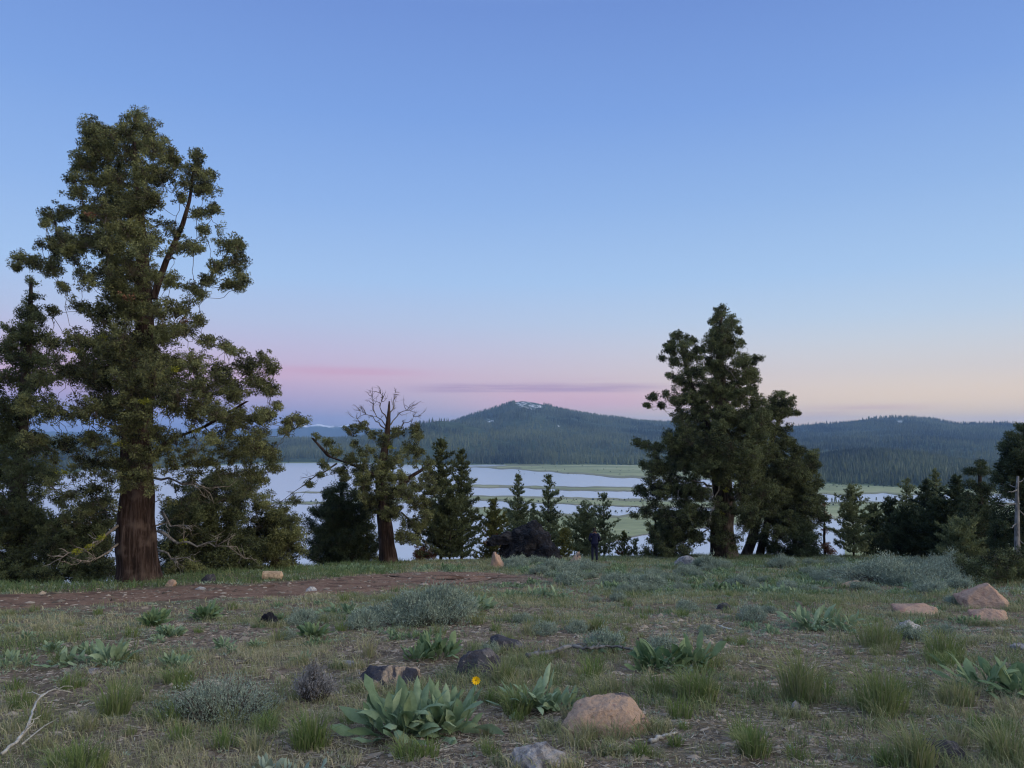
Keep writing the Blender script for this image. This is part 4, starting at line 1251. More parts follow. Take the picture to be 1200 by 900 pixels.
def sector(n, d0, d1, a0=-48, a1=48):
    a_ = np.radians(a0 + RNG.random(n) * (a1 - a0))
    d_ = np.sqrt(d0 * d0 + RNG.random(n) * (d1 * d1 - d0 * d0))
    return np.sin(a_) * d_, np.cos(a_) * d_


def pix(x, y, z):
    """picture position of world points"""
    c_, s_ = math.cos(PITCH), math.sin(PITCH)
    zz_ = z - CAMZ
    f_ = y * c_ + zz_ * s_
    u_ = -y * s_ + zz_ * c_
    return 600 + F * x / f_, 450 - F * u_ / f_


RNG = np.random.default_rng(99)
CR = lambda x, y: np.interp(np.arctan2(x, y), CA, CC)


def bare(x, y):
    v = fbm(x / 1.5 + 9, y / 1.1, 3, 141) + .5 * fbm(x / 5, y / 4, 2, 143)
    px_, py_ = pix(x, y, height(x, y))
    v = v + .75 * np.exp(-((px_ - 600) / 130) ** 2 - ((py_ - 880) / 32) ** 2) + .5 * np.exp(-((px_ - 900) / 190) ** 2 - ((py_ - 830) / 60) ** 2) + .5 * np.exp(-((px_ - 860) / 90) ** 2 - ((py_ - 740) / 30) ** 2) + .3 * np.exp(-((px_ - 130) / 120) ** 2 - ((py_ - 820) / 40) ** 2)
    return sstep(-.06, .22, v) * (1 - .75 * sstep(18, 30, np.hypot(x, y)))

g = Geo()
for d0, d1, ntuft, per, hh, wd in ((3.2, 7, 900, 34, .085, .0042), (7, 12, 2600, 26, .09, .006), (12, 22, 6500, 16, .10, .010), (22, 58, 12500, 10, .13, .018)):
    X, Y = sector(int(ntuft * 2.05), d0, d1)
    dens_ = 0.5 + 0.9 * fbm(X / 1.7, Y / 1.7, 3, 61) + .35 * fbm(X / 6, Y / 6, 2, 62)
    strip = (track_mask(X, Y + 0 * X) < .1) & (np.arctan2(X, Y) < math.radians(-8)) & (np.hypot(X, Y) > 21)
    dens_ = np.where(strip, 1.5, dens_)
    dens_ = np.where((np.hypot(X, Y) > 26) & ~strip, dens_ + .35, dens_)
    keep = (RNG.random(len(X)) < dens_ * (1 - .82 * bare(X, Y))) & (track_mask(X, Y) < 0.35) & (np.hypot(X, Y) < CR(X, Y) + 6)
    X, Y, strip = X[keep], Y[keep], strip[keep]
    hue = np.clip(.45 + .6 * fbm(X / 2.6, Y / 2.6, 3, 71) + RNG.normal(size=len(X)) * .15, 0, 1)
    hue = np.where(strip, .95, hue)
    px_, py_ = pix(X, Y, height(X, Y))
    gz = sstep(600, 720, px_) * sstep(716, 696, py_)
    hue = np.clip(hue + .28 * gz, 0, 1)
    hs = hh * (0.5 + 1.0 * RNG.random(len(X)) ** 1.5) * (1 + .5 * (hue > .6))
    rep = lambda q: np.repeat(q, per)
    r_ = rep(.05 + .10 * RNG.random(len(X))) * (1 + rep(np.hypot(X, Y)) / 16)
    a_ = RNG.random(len(X) * per) * 6.28
    q_ = np.sqrt(RNG.random(len(a_)))
    bx_, by_ = rep(X) + np.cos(a_) * r_ * q_, rep(Y) + np.sin(a_) * r_ * q_
    P = np.stack([bx_, by_, height(bx_, by_) - .005], -1)
    blades(g, P, rep(hs) * (.5 + .9 * RNG.random(len(P))), wd * (.6 + .8 * RNG.random(len(P))), .25 + .75 * RNG.random(len(P)), np.clip(rep(hue) + RNG.normal(size=len(P)) * .16, 0, 1))
for rx, ry, rw in ((712, 862, 62), (712, 858, 58), (628, 900, 40), (456, 810, 36), (558, 798, 32), (590, 764, 26), (1164, 716, 30), (1166, 732, 24), (1079, 724, 27), (1070, 745, 17), (314, 735, 13), (716, 885, 11), (934, 841, 9), (1000, 689, 12), (408, 783, 13), (582, 668, 13), (620, 668, 40), (806, 667, 18)):
    C = ground_hit(rx, ry)
    R = rw * C[1] / F
    nt = int(26 + R * 40)
    th = math.pi * (.95 + 1.1 * RNG.random(nt))
    rr_ = R * (.92 + .35 * RNG.random(nt))
    X, Y = C[0] + np.cos(th) * rr_, C[1] + R * .35 + np.sin(th) * rr_ * .55
    X, Y = np.repeat(X, 14) + RNG.normal(size=nt * 14) * .02 * (1 + C[1] / 8), np.repeat(Y, 14) + RNG.normal(size=nt * 14) * .02 * (1 + C[1] / 8)
    P = np.stack([X, Y, height(X, Y) - .005], -1)
    blades(g, P, .035 + .10 * RNG.random(len(P)) ** 2 * (1 + C[1] / 20), (.0045 + C[1] * .0003) * (.6 + .8 * RNG.random(len(P))), .25 + .8 * RNG.random(len(P)), np.clip(.5 + RNG.normal(size=len(P)) * .25, 0, 1))
# fuzz of single short blades between the tufts
for d0, d1, n, hh, wd in ((3.2, 8, 44000, .035, .0042), (8, 16, 65000, .045, .008), (16, 58, 116000, .07, .018)):
    X, Y = sector(n, d0, d1)
    keep = (track_mask(X, Y) < .5) & (RNG.random(n) < (.62 + .7 * fbm(X / .9, Y / .9, 2, 83)) * (1 - .9 * bare(X, Y))) & (np.hypot(X, Y) < CR(X, Y) + 6)
    X, Y = X[keep], Y[keep]
    P = np.stack([X, Y, height(X, Y) - .004], -1)
    blades(g, P, hh * (.4 + 1.2 * RNG.random(len(P))), wd * (.6 + .8 * RNG.random(len(P))), .4 + 1.0 * RNG.random(len(P)), np.clip(.38 + .45 * fbm(X / 2.2, Y / 2.2, 3, 72) + RNG.normal(size=len(P)) * .2, 0, 1))
tag(g.build('grass', M['grass']), 'short patchy grass, part green and part dry, over the whole field', 'grass', kind='stuff')

g = Geo()
M['forb'] = leafmat('low_forb_leaves', (0.13, 0.18, 0.12), (0.32, 0.40, 0.30), transl=.2)
for d0, d1, n, lf in ((3.4, 9, 1450, .022), (9, 20, 4400, .035), (20, 56, 8400, .075)):
    X, Y = sector(n, d0, d1)
    px_, py_ = pix(X, Y, height(X, Y))
    pr = .35 + .8 * fbm(X / 2.4, Y / 2.4, 3, 151) + .5 * sstep(600, 720, px_) * sstep(716, 696, py_) + .25 * sstep(9, 16, np.hypot(X, Y))
    keep = (RNG.random(n) < pr) & (track_mask(X, Y) < .2) & (np.hypot(X, Y) < CR(X, Y) + 5)
    X, Y = X[keep], Y[keep]
    per = 16
    a_ = RNG.random(len(X) * per) * 6.28
    rr_ = np.repeat(lf * (1 + 2.2 * RNG.random(len(X))), per) * RNG.random(len(a_)) ** .6
    bx_, by_ = np.repeat(X, per) + np.cos(a_) * rr_, np.repeat(Y, per) + np.sin(a_) * rr_
    P = np.stack([bx_, by_, height(bx_, by_) + lf * .6 * RNG.random(len(bx_))], -1)
    A = unit(np.stack([np.cos(a_) * .8, np.sin(a_) * .8, .35 + .7 * RNG.random(len(a_))], -1) + RNG.normal(size=(len(a_), 3)) * .25)
    leaf_tris(g, P, A, lf * (.8 + 1.0 * RNG.random(len(a_))), lf * .36, np.clip(np.repeat(RNG.random(len(X)), per) * .7 + .3 * RNG.random(len(a_)), 0, 1))
tag(g.build('ground_cover', M['forb']), 'small grey-green leafy weeds low between the grass', 'ground cover', kind='stuff')
g = Geo()
M['litter'] = leafmat('dry_litter', (0.07, 0.055, 0.045), (0.45, 0.40, 0.33), transl=0)
for d0, d1, n, r_ in ((3.2, 8, 22000, .0030), (8, 16, 22000, .0050), (16, 40, 16000, .009)):
    X, Y = sector(n, d0, d1)
    keep = RNG.random(n) < .55 + .6 * fbm(X / 1.4, Y / 1.4, 2, 91)
    X, Y = X[keep], Y[keep]
    a_ = RNG.random(len(X)) * 6.28
    L_ = (.03 + .13 * RNG.random(len(X)) ** 2) * (1 + r_ * 60)
    X2, Y2 = X + np.cos(a_) * L_, Y + np.sin(a_) * L_
    sticks(g, np.stack([X, Y, height(X, Y) + .004], -1), np.stack([X2, Y2, height(X2, Y2) + .004 + .02 * RNG.random(len(X))], -1), r_ * (.5 + RNG.random(len(X))), r_ * .4, np.repeat(RNG.random(len(X)), 3))
tag(g.build('litter', M['litter']), 'dry stems and twigs scattered on the soil', 'litter', kind='stuff')

M['pebble'] = leafmat('pebbles', (0.06, 0.045, 0.034), (0.34, 0.28, 0.225), transl=0)
g = Geo()
OCT = np.array([[1, 0, 0], [0, 1, 0], [-1, 0, 0], [0, -1, 0], [0, 0, 1], [0, 0, -1], [.7, .7, .2], [-.7, .7, .1], [-.7, -.7, .2], [.7, -.7, .1]], float)
OT = [[0, 6, 4], [6, 1, 4], [1, 7, 4], [7, 2, 4], [2, 8, 4], [8, 3, 4], [3, 9, 4], [9, 0, 4]]
for d0, d1, n, r0, tr_ in ((3.2, 8, 33000, .013, 0), (8, 16, 18000, .022, 0), (14, 40, 12000, .035, 1)):
    X, Y = sector(n, d0, d1)
    k_ = RNG.random(n) < (.15 + .9 * bare(X, Y))
    if tr_:
        k_ = (track_mask(X, Y) > .3) & (RNG.random(n) < .8) | (RNG.random(n) < .03)
    X, Y = X[k_], Y[k_]
    m = len(X)
    r_ = r0 * (.4 + 1.3 * RNG.random(m) ** 3 + 2.2 * RNG.random(m) ** 22)
    sc_ = np.stack([r_ * (.8 + .6 * RNG.random(m)), r_ * (.7 + .5 * RNG.random(m)), r_ * (.4 + .4 * RNG.random(m))], -1)
    V = OCT[None] * sc_[:, None] * (.75 + .5 * RNG.random((m, 10, 1)))
    V += np.stack([X, Y, height(X, Y) + (.03 * track_mask(X, Y))], -1)[:, None]
    g.add(V.reshape(-1, 3), ((np.arange(m) * 10)[:, None, None] + np.array(OT)[None]).reshape(-1, 3), None, np.repeat(RNG.random(m) ** 1.3, 8))
tag(g.build('pebbles', M['pebble']), 'small stones and soil crumbs scattered over bare ground', 'gravel', kind='stuff')


# ------------------------------------------------------------------ rocks
def rock_mesh(name, mat, w_, dp, h_, seed, cuts=7, rough=.16, sub=4, parent=None, off=(0, 0, 0), peak=None, sink=.25):
    import bmesh
    bm = bmesh.new()
    bmesh.ops.create_icosphere(bm, subdivisions=sub, radius=1)
    rr = random.Random(seed)
    pl = []
    for _ in range(cuts):
        n_ = Vector((rr.gauss(0, 1), rr.gauss(0, 1), rr.gauss(.25, .7))).normalized()
        pl.append((n_, rr.uniform(.50, .82)))
    for v in bm.verts:
        p = v.co.copy()
        for n_, d_ in pl:
            q = p.dot(n_) - d_
            if q > 0:
                p -= n_ * q * .93
        nn = p.normalized()
        q = mnoise.fractal(nn * 2.0 + Vector((seed, 0, 0)), .8, 2.1, 5)
        q2 = mnoise.voronoi(nn * 3.1 + Vector((seed * 2.7, 0, 0)))[0]
        p += nn * (q * rough - (q2[1] - q2[0] < .10) * rough * .22)
        z_ = (p.z + sink) / (1 + sink)
        x_ = p.x
        if peak is not None:
            x_ = p.x * (1 - .45 * max(z_, 0)) + peak * max(z_, 0)
        v.co = Vector((x_ * w_ / 2, p.y * dp / 2, z_ * h_)) + Vector(off)
    me = bpy.data.meshes.new(name)
    bm.to_mesh(me)
    bm.free()
    me.polygons.foreach_set('use_smooth', np.full(len(me.polygons), sub < 5))
    me.materials.append(mat)
    o = bpy.data.objects.new(name, me)
    COL.objects.link(o)
    if parent is not None:
        o.parent = parent
    return o


def hull_rock(name, mat, pts, seed, parent=None, rough=.03, cuts=4, freq=5):
    import bmesh
    bm = bmesh.new()
    for p in pts:
        bm.verts.new(p)
    r_ = bmesh.ops.convex_hull(bm, input=bm.verts)
    bmesh.ops.delete(bm, geom=[v for v in bm.verts if not v.link_faces], context='VERTS')
    bmesh.ops.bevel(bm, geom=list(bm.edges), offset=.018, segments=1, affect='EDGES')
    bmesh.ops.triangulate(bm, faces=bm.faces)
    for _ in range(cuts):
        L_ = np.mean([e_.calc_length() for e_ in bm.edges])
        bmesh.ops.subdivide_edges(bm, edges=[e_ for e_ in bm.edges if e_.calc_length() > L_ * .7], cuts=1, use_grid_fill=True)
        bmesh.ops.triangulate(bm, faces=[f_ for f_ in bm.faces if len(f_.verts) > 4])
    bm.normal_update()
    mv = {}
    for v in bm.verts:
        q = mnoise.fractal(v.co * freq + Vector((seed, 1, 2)), .7, 2.1, 6)
        mv[v] = v.normal * q * rough
    for v, d_ in mv.items():
        v.co += d_
    me = bpy.data.meshes.new(name)
    bm.to_mesh(me)
    bm.free()
    me.polygons.foreach_set('use_smooth', np.full(len(me.polygons), False))
    me.materials.append(mat)
    o = bpy.data.objects.new(name, me)
    COL.objects.link(o)
    return o


def slab(label, px, py, pts, mat, seed, rough=.03, name='rock', cat='rock'):
    # pts: (x, depth, height) in picture pixels at the stone's distance
    G = ground_hit(px, py)
    k_ = G[1] / F
    o = hull_rock(name, M[mat], [(p[0] * k_, p[1] * k_, p[2] * k_) for p in pts], seed, None, rough)
    o.location = (G[0], G[1], G[2] - .16 * max(p[2] for p in pts) * k_)
    return tag(o, label, cat)


M['r_pink'] = rockmat('pinkish_rock', (0.36, 0.24, 0.18), (0.30, 0.18, 0.14), .55, 2.5, (0.12, .10, .10), .66, .22)
M['r_tan'] = rockmat('tan_rock', (0.36, 0.25, 0.185), (0.085, 0.075, 0.08), .575, 4.2, (0.28, .17, .14), .64, .2)
M['r_black'] = rockmat('black_lava', (0.008, 0.008, 0.012), (0.030, 0.028, 0.032), .56, 1.6, (0.13, .12, .105), .70, .5)
M['r_dark'] = rockmat('dark_rock', (0.045, 0.043, 0.052), (0.12, 0.11, 0.115), .55, 5, (0.30, .28, .25), .64, .3)
M['r_halfdark'] = rockmat('split_dark_tan_rock', (0.035, 0.036, 0.05), (0.30, 0.235, 0.18), .50, 3, (0.2, .18, .16), .66, .3)
M['r_grey'] = rockmat('grey_rock', (0.28, 0.265, 0.265), (0.13, 0.125, 0.135), .5, 5, (0.40, .385, .36), .62, .25)
M['r_white'] = rockmat('pale_rock', (0.42, 0.40, 0.39), (0.26, 0.24, 0.235), .5, 9, (0.5, .49, .46), .6, .25)


def rock(label, px, py, wpx, hpx, mat, seed, dp=.8, name='rock', cat='rock', **kw):
    G = ground_hit(px, py)
    s_ = G[1] / F
    o = rock_mesh(name, M[mat], wpx * s_, wpx * s_ * dp, hpx * s_ * 1.05, seed, **kw)
    o.location = (G[0], G[1] + wpx * s_ * dp * .25, G[2] - hpx * s_ * .12)
    return tag(o, label, cat)


rock('small whitish jagged stone just below the large tan boulder', 716, 884, 20, 14, 'r_white', 9, dp=.6, cuts=9)
rock('dark stone half sunk behind the speckled slab', 590, 762, 50, 16, 'r_dark', 14, cuts=6)
rock('small round black stone on the left of the field', 314, 734, 24, 16, 'r_black', 15)
rock('pale rounded whitish stone below the flat pink slab', 1070, 744, 32, 16, 'r_white', 19, cuts=4)
rock('small brown stone in grass in front of the wide sagebrush', 1000, 688, 22, 9, 'r_pink', 21)
rock('grey flat stone at the right frame edge beside the dark leafy plant', 1199, 762, 22, 11, 'r_grey', 22)
rock('low buried dark grey rock near the bottom right', 1112, 892, 64, 20, 'r_dark', 23, cuts=5)
rock('small bluish grey stone in bare soil right of bottom centre', 934, 840, 14, 18, 'r_grey', 24)
rock('dark blocky stone in green grass right of the giant trunk', 243, 683, 18, 13, 'r_dark', 27, cuts=10, rough=.06)
rock('small tan stone in green grass below the giant trunk', 200, 687, 14, 8, 'r_tan', 28)
rock('pale flat stone at the edge of the dirt track', 364, 694, 16, 6, 'r_white', 29)
rock('small pale stone on the dirt track', 233, 692, 14, 5, 'r_white', 30)
rock('dull grey flat stone left of the dark and tan rock', 408, 782, 24, 8, 'r_grey', 31)
rock('small brown flat stone on the left of the field', 108, 790, 16, 6, 'r_grey', 33)
rock('low grey boulder at the left foot of the tall full juniper', 806, 666, 32, 14, 'r_grey', 34, cuts=6)
rock('rounded tan boulder with a peaked top left of the black boulder', 582, 667, 24, 20, 'r_pink', 35, cuts=5, rough=.2, peak=0)
rock('grey stone lying left of the pale flat stone near the leafy plants', 848, 714, 18, 7, 'r_dark', 36)


slab('large tan boulder with dark grey patches on its left shoulder, bottom centre', 712, 860, [(-60, 0, -8), (-56, 10, 8), (-36, -2, 22), (-34, 30, 34), (-12, 4, 33), (-6, 34, 41), (22, 2, 38), (26, 40, 40), (46, 10, 24), (60, 18, 2), (58, 30, -8), (0, -22, -8), (-30, -20, -6), (6, -20, 5), (36, -16, 0), (0, 70, -8), (-45, 60, -8), (40, 66, 6), (52, 50, -8)], 'r_tan', 6, .022)
slab('grey lichened rock cut by the bottom edge left of the large tan boulder', 628, 902, [(-38, 0, -8), (-30, 4, 14), (-22, 14, 26), (-4, 10, 31), (10, 20, 30), (30, 16, 18), (38, 20, -6), (0, -20, -8), (4, -16, 10), (-24, -12, 4), (0, 46, -8), (-26, 44, 10), (24, 46, 8)], 'r_grey', 8, .035)
slab('dark rock with tan right side behind the biggest leafy plant', 456, 806, [(-34, 0, -8), (-33, 6, 16), (-26, 12, 24), (4, 14, 26), (30, 20, 20), (36, 18, -8), (-10, -14, -8), (-18, -10, 10), (20, -8, 0), (0, 50, -8), (-26, 50, 12), (28, 48, 10)], 'r_halfdark', 12, .03)
slab('dark grey speckled slab to the upper right of the biggest leafy plant', 558, 794, [(-26, 0, -8), (-24, 8, 16), (-8, 20, 29), (14, 26, 28), (28, 18, 12), (32, 10, -8), (0, -18, -8), (8, -12, 8), (0, 60, -8), (-18, 56, 16), (24, 58, 12)], 'r_dark', 13, .03)
slab('taller pinkish angular rock at right with a ridged top', 1164, 712, [(-27, 0, -6), (-26, 8, 13), (-20, 12, 20), (0, 6, 31), (6, 20, 30), (28, 14, 7), (32, 20, -6), (4, -16, -6), (8, -12, 10), (0, 50, -6), (-20, 48, 10), (22, 46, 4)], 'r_pink', 16, .022)
slab('lower pinkish rock leaning in front of the taller pinkish rock', 1166, 728, [(-24, 0, -5), (-23, 4, 7), (-10, 10, 14), (2, 4, 15), (18, 8, 13), (22, 6, -5), (0, -14, -5), (6, -12, 4), (0, 30, -5), (-16, 28, 10), (18, 28, 8)], 'r_pink', 17, .02)
slab('flat pink slab left of the pinkish angular rocks', 1079, 720, [(-25, 0, -4), (-24, 4, 5), (-12, 12, 9), (12, 14, 11), (23, 8, 8), (25, 4, -4), (0, -10, -4), (8, -8, 2), (0, 40, -4), (-18, 36, 6), (20, 36, 6)], 'r_pink', 18, .018)


# blocky sawn log
def log_block():
    G = ground_hit(319, 680)
    s_ = G[1] / F
    root = empty('cut_log', G, 'short pale cut log lying at the far side of the dirt track', 'log')
    g_ = Geo()
    w_ = 21 * s_
    tube(g_, [(-w_ / 2, 0, 5.2 * s_), (-w_ * .2, .01, 5.3 * s_), (w_ * .2, -.01, 5.2 * s_), (w_ / 2, 0, 5.2 * s_)], [5.4 * s_, 5.6 * s_, 5.4 * s_, 5.2 * s_], 14, .5, .08)
    g_.build('log', M['logwood'], root, None, False)
    g2 = Geo()
    tube(g2, [(w_ / 2 - .003, 0, 5.2 * s_), (w_ / 2 + .012, 0, 5.2 * s_)], [4.4 * s_, 4.3 * s_], 14)
    g2.build('cut_face', M['dead'], root, None, False)


M['logwood'] = barkmat('pale_log', (0.24, 0.16, 0.11), (0.40, 0.29, 0.20), (0.52, 0.40, 0.29), sc=10, stretch=1)
log_block()
rock('orange-tan broken stump with a pointed right side near the person', 673, 666, 24, 19, 'r_tan', 38, cuts=8, rough=.2, peak=.5, dp=.6, name='tree_stump', cat='stump')

# black lava boulder with a ledge
G = ground_hit(620, 667)
G[1] = 44.0
G[0] = at(620, 660, 44)[0]
G[2] = float(height(G[0], 44.0))
s_ = 44 / F
root = empty('lava_boulder', G, 'huge black craggy lava boulder at the far edge of the field', 'boulder')
def kp(pts):
    return [(p[0] * s_, p[1] * s_, p[2] * s_) for p in pts]


for nm_, pt_, sd_, rg_ in (
        ('boulder', [(-34, 0, -6), (-33, 4, 12), (-27, 0, 27), (-16, 4, 38), (-2, 2, 44), (10, 6, 43), (22, 2, 33), (30, 0, 17), (36, 0, 2), (36, 6, -6), (-20, -20, -6), (-16, -17, 16), (0, -22, 20), (4, -20, 34), (20, -22, 12), (26, -20, -6), (-20, 30, 20), (0, 34, 34), (24, 30, 20), (0, 40, -6)], 41, .17),
        ('ledge', [(-50, 0, 18), (-48, -4, 24), (-40, 4, 29), (-30, -6, 31), (-20, 2, 33), (-18, -8, 20), (-30, 6, 19), (-42, -8, 17), (-20, 12, 24)], 42, .12),
        ('side_slab', [(4, -24, -6), (6, -26, 14), (18, -28, 20), (30, -26, 12), (38, -22, -6), (10, -34, -6), (24, -36, -4), (20, -10, 16), (6, -12, 10), (34, -12, 6)], 43, .14)):
    ch = hull_rock(nm_, M['r_black'], kp(pt_), sd_, None, rg_, 4, 1.6)
    ch.parent = root


# ------------------------------------------------------------------ fallen branches
def fallen(label, pts, wpx, nt, mat='dead', lift=.03, name='fallen_branch', rise=(), side_pts=None):
    G = ground_hit(*pts[0])
    root = empty(name, G, label, 'branch')
    P = np.array([ground_hit(*p) for p in pts])
    for i_ in range(len(P)):
        P[i_, 2] += lift + (rise[i_] if i_ < len(rise) else 0)
    s_ = P[:, 1].mean() / F
    u0 = np.linspace(0, 1, len(P))
    u1 = np.linspace(0, 1, len(P) * 5)
    Q = np.stack([np.interp(u1, u0, P[:, i_]) for i_ in range(3)], -1)
    Q += RNG.normal(size=Q.shape) * s_ * wpx * .12
    g_ = Geo()
    tube(g_, Q, np.linspace(wpx * s_ / 2, wpx * s_ * .22, len(Q)) * (1 + .25 * RNG.random(len(Q))), 8, .5, .2)
    g_.build('main_stem', M[mat], root, G, True)
    for q in range(nt):
        k = RNG.integers(2, len(Q) - 1)
        e_ = Q[k] + unit((Q[k] - Q[k - 2]) + RNG.normal(size=3) * [1, 1, .3] * np.linalg.norm(Q[k] - Q[k - 2])) * .12 * (1 + wpx * s_ * 10) + [0, 0, .02]
        g_ = Geo()
        tube(g_, curve(Q[k], e_, (0, 0, .02), 5, .08), np.linspace(wpx * s_ * .22, .002, 5), 5)
        g_.build('twig', M[mat], root, G, True)
    if side_pts:
        P = np.array([ground_hit(*p) for p in side_pts])
        P[:, 2] += lift
        g_ = Geo()
        tube(g_, P, np.linspace(wpx * s_ * .38, wpx * s_ * .15, len(P)), 6, .5, .2)
        g_.build('side_branch', M[mat], root, G, True)
    return root


M['bleach'] = barkmat('bleached_wood', (0.18, 0.17, 0.15), (0.34, 0.32, 0.29), (0.48, 0.46, 0.42), sc=26, stretch=.3, bump=.2)
fallen('bleached white forked branch lying at the bottom left', [(2, 892), (18, 883), (32, 872), (38, 855), (46, 842), (62, 829), (84, 821)], 3.0, 8, 'bleach', .05, rise=(0, .03, .08, .12, .14, .12, .03), side_pts=[(26, 880), (42, 866), (52, 858), (68, 849)])
fallen('long grey lichened branch lying across the middle of the field', [(618, 774), (645, 772), (668, 768), (690, 770), (712, 768), (748, 771)], 5, 5, 'greywood', .06, rise=(0, .02, .06, .05, .06, .04))
fallen('short pale stick right of the large tan boulder', [(762, 872), (778, 866), (793, 861)], 5, 1, 'bleach', .02)
fallen('flat weathered grey stick on the left side of the field', [(276, 779), (290, 777), (306, 778)], 4, 1, 'dead', .02)
fallen('thin dry stick on bare soil right of the middle', [(842, 734), (852, 737), (862, 739)], 2.5, 1, 'bleach', .01)


# ------------------------------------------------------------------ plants
M['balsam'] = leafmat('broad_leaves', (0.12, 0.19, 0.105), (0.33, 0.42, 0.27), transl=.3, rough=.65, broad=True)
M['balsam_green'] = leafmat('dark_broad_leaves', (0.075, 0.14, 0.065), (0.24, 0.32, 0.17), transl=.3, rough=.6, broad=True)
M['sage'] = leafmat('sage_leaves', (0.10, 0.14, 0.105), (0.35, 0.42, 0.34), transl=.15)
M['sage_dry'] = leafmat('dry_sage_leaves', (0.12, 0.12, 0.13), (0.30, 0.30, 0.32), transl=.1)
M['sagewood'] = barkmat('sage_wood', (0.03, 0.025, 0.022), (0.08, 0.068, 0.06), (0.16, 0.14, 0.125), sc=30, stretch=.4)
M['petal'] = plain('yellow_petals', (0.80, 0.50, 0.01), .6)
M['tallgrass'] = leafmat('tall_grass', (0.30, 0.28, 0.17), (0.13, 0.19, 0.055), transl=.3)


def leaf_strips(g, base, n, L, Wd, spread, upright=1.0, lean=(0, 0)):
    """n broad lance leaves on stalks, rising from base and arching outward"""
    k = 8
    t_ = np.linspace(0, 1, k)
    prof_ = np.interp(t_, [0, .36, .46, .60, .80, .93, 1], [.05, .06, .72, 1, .82, .46, .02])
    ph = RNG.random(n) * 6.28
    q = RNG.random(n)
    el = np.radians(88 - 62 * q ** 1.1 * spread) * upright
    Ln = L * (.5 + .6 * RNG.random(n)) * (1 - .10 * q)
    dro = np.radians(15 + 100 * RNG.random(n) ** 1.5 * spread)
    for i_ in range(n):
        e_ = el[i_] - dro[i_] * t_ ** 1.6
        st_ = Ln[i_] / (k - 1)
        hx = np.concatenate([[0], np.cumsum(np.cos(e_[:-1]) * st_)])
        hz = np.concatenate([[0], np.cumsum(np.sin(e_[:-1]) * st_)])
        d_ = np.array([math.cos(ph[i_]), math.sin(ph[i_])])
        sd_ = np.array([-d_[1], d_[0]])
        tw = RNG.normal() * .9
        b_ = base[:2] + d_ * .16 * L * RNG.random() * spread * 2
        C = np.stack([b_[0] + d_[0] * hx, b_[1] + d_[1] * hx, base[2] + hz], -1)
        C[:, 0] += lean[0] * t_ * Ln[i_]
        w_ = Wd * prof_ * (.6 + .7 * RNG.random()) * (Ln[i_] / L) ** .5
        tv = tw * t_
        Nn = np.stack([-d_[0] * np.sin(e_), -d_[1] * np.sin(e_), np.cos(e_)], -1)
        S_ = np.cos(tv)[:, None] * np.array([sd_[0], sd_[1], 0])[None] + np.sin(tv)[:, None] * Nn
        U_ = unit(np.cross(S_, np.gradient(C, axis=0)))
        wav = RNG.normal(size=(k, 1)) * .10 * w_.max()
        Lf = C + S_ * w_[:, None] * .5 + U_ * (w_[:, None] * .22 + wav * (w_[:, None] > .02))
        Rt = C - S_ * w_[:, None] * .5 + U_ * (w_[:, None] * .22 - wav * (w_[:, None] > .02))
        V = np.stack([Lf, C, Rt], 1).reshape(-1, 3)
        Q = []
        for a_ in range(k - 1):
            o_ = a_ * 3
            Q += [[o_, o_ + 1, o_ + 4, o_ + 3], [o_ + 1, o_ + 2, o_ + 5, o_ + 4]]
        g.add(V, None, Q, float(np.clip(.45 + RNG.normal() * .22, 0, 1)))


def broad_plant(label, px, py, wpx, hpx, n, mat='balsam', seed=1, group=None, spread=1.0, flower=None, heads=1, name='broadleaf_plant'):
    global RNG
    RNG = np.random.default_rng(seed)
    G = ground_hit(px, py)
    s_ = G[1] / F
    root = empty(name, G, label, 'plant', group)
    g_ = Geo()
    L = hpx * s_ * .92
    n = int(n * 2.9)
    heads = heads * 2 if heads > 1 else 1
    for h_ in range(heads):
        ox = 0 if heads == 1 else (h_ / (heads - 1) - .5) * wpx * s_ * .62
        b_ = np.array([ox + RNG.normal() * .04, RNG.normal() * .10 * (wpx * s_) ** .5, -.02])
        leaf_strips(g_, b_, max(4, n // heads), L * (1 if heads == 1 else .72 + .3 * RNG.random()), L * .21, spread)
    g_.build('leaves', M[mat], root, None, True)
    if flower:
        gs, gp = Geo(), Geo()
        Fp_ = at(flower[0], flower[1], G[1] - .15) - G
        b_ = np.array([Fp_[0] * .7, Fp_[1] + .1, 0])
        tube(gs, curve(b_, Fp_, (.02, 0, .02), 5), [.004] * 5, 5)
        gs.build('stem', M['balsam_green'], root)
        for q in range(13):
            a_ = q / 13 * 6.28
            dv = np.array([math.cos(a_), -.35 + .1 * math.sin(q * 3), math.sin(a_)])
            dv = dv / np.linalg.norm(dv)
            sd_ = np.array([-math.sin(a_), 0, math.cos(a_)])
            p0 = Fp_ + dv * .006
            V = [p0 - sd_ * .004, p0 + sd_ * .004, p0 + dv * .022 + sd_ * .007, p0 + dv * .034, p0 + dv * .022 - sd_ * .007]
            gp.add(V, [[2, 3, 4]], [[0, 1, 2, 4]])
        fl = gp.build('flower', M['petal'], root)
        gc = Geo()
        tube(gc, [Fp_ + [0, .004, 0], Fp_ - [0, .008, 0]], [.009, .006], 8)
        gc.build('flower_centre', plain('flower_centre', (.35, .2, .02)), fl)
    return root


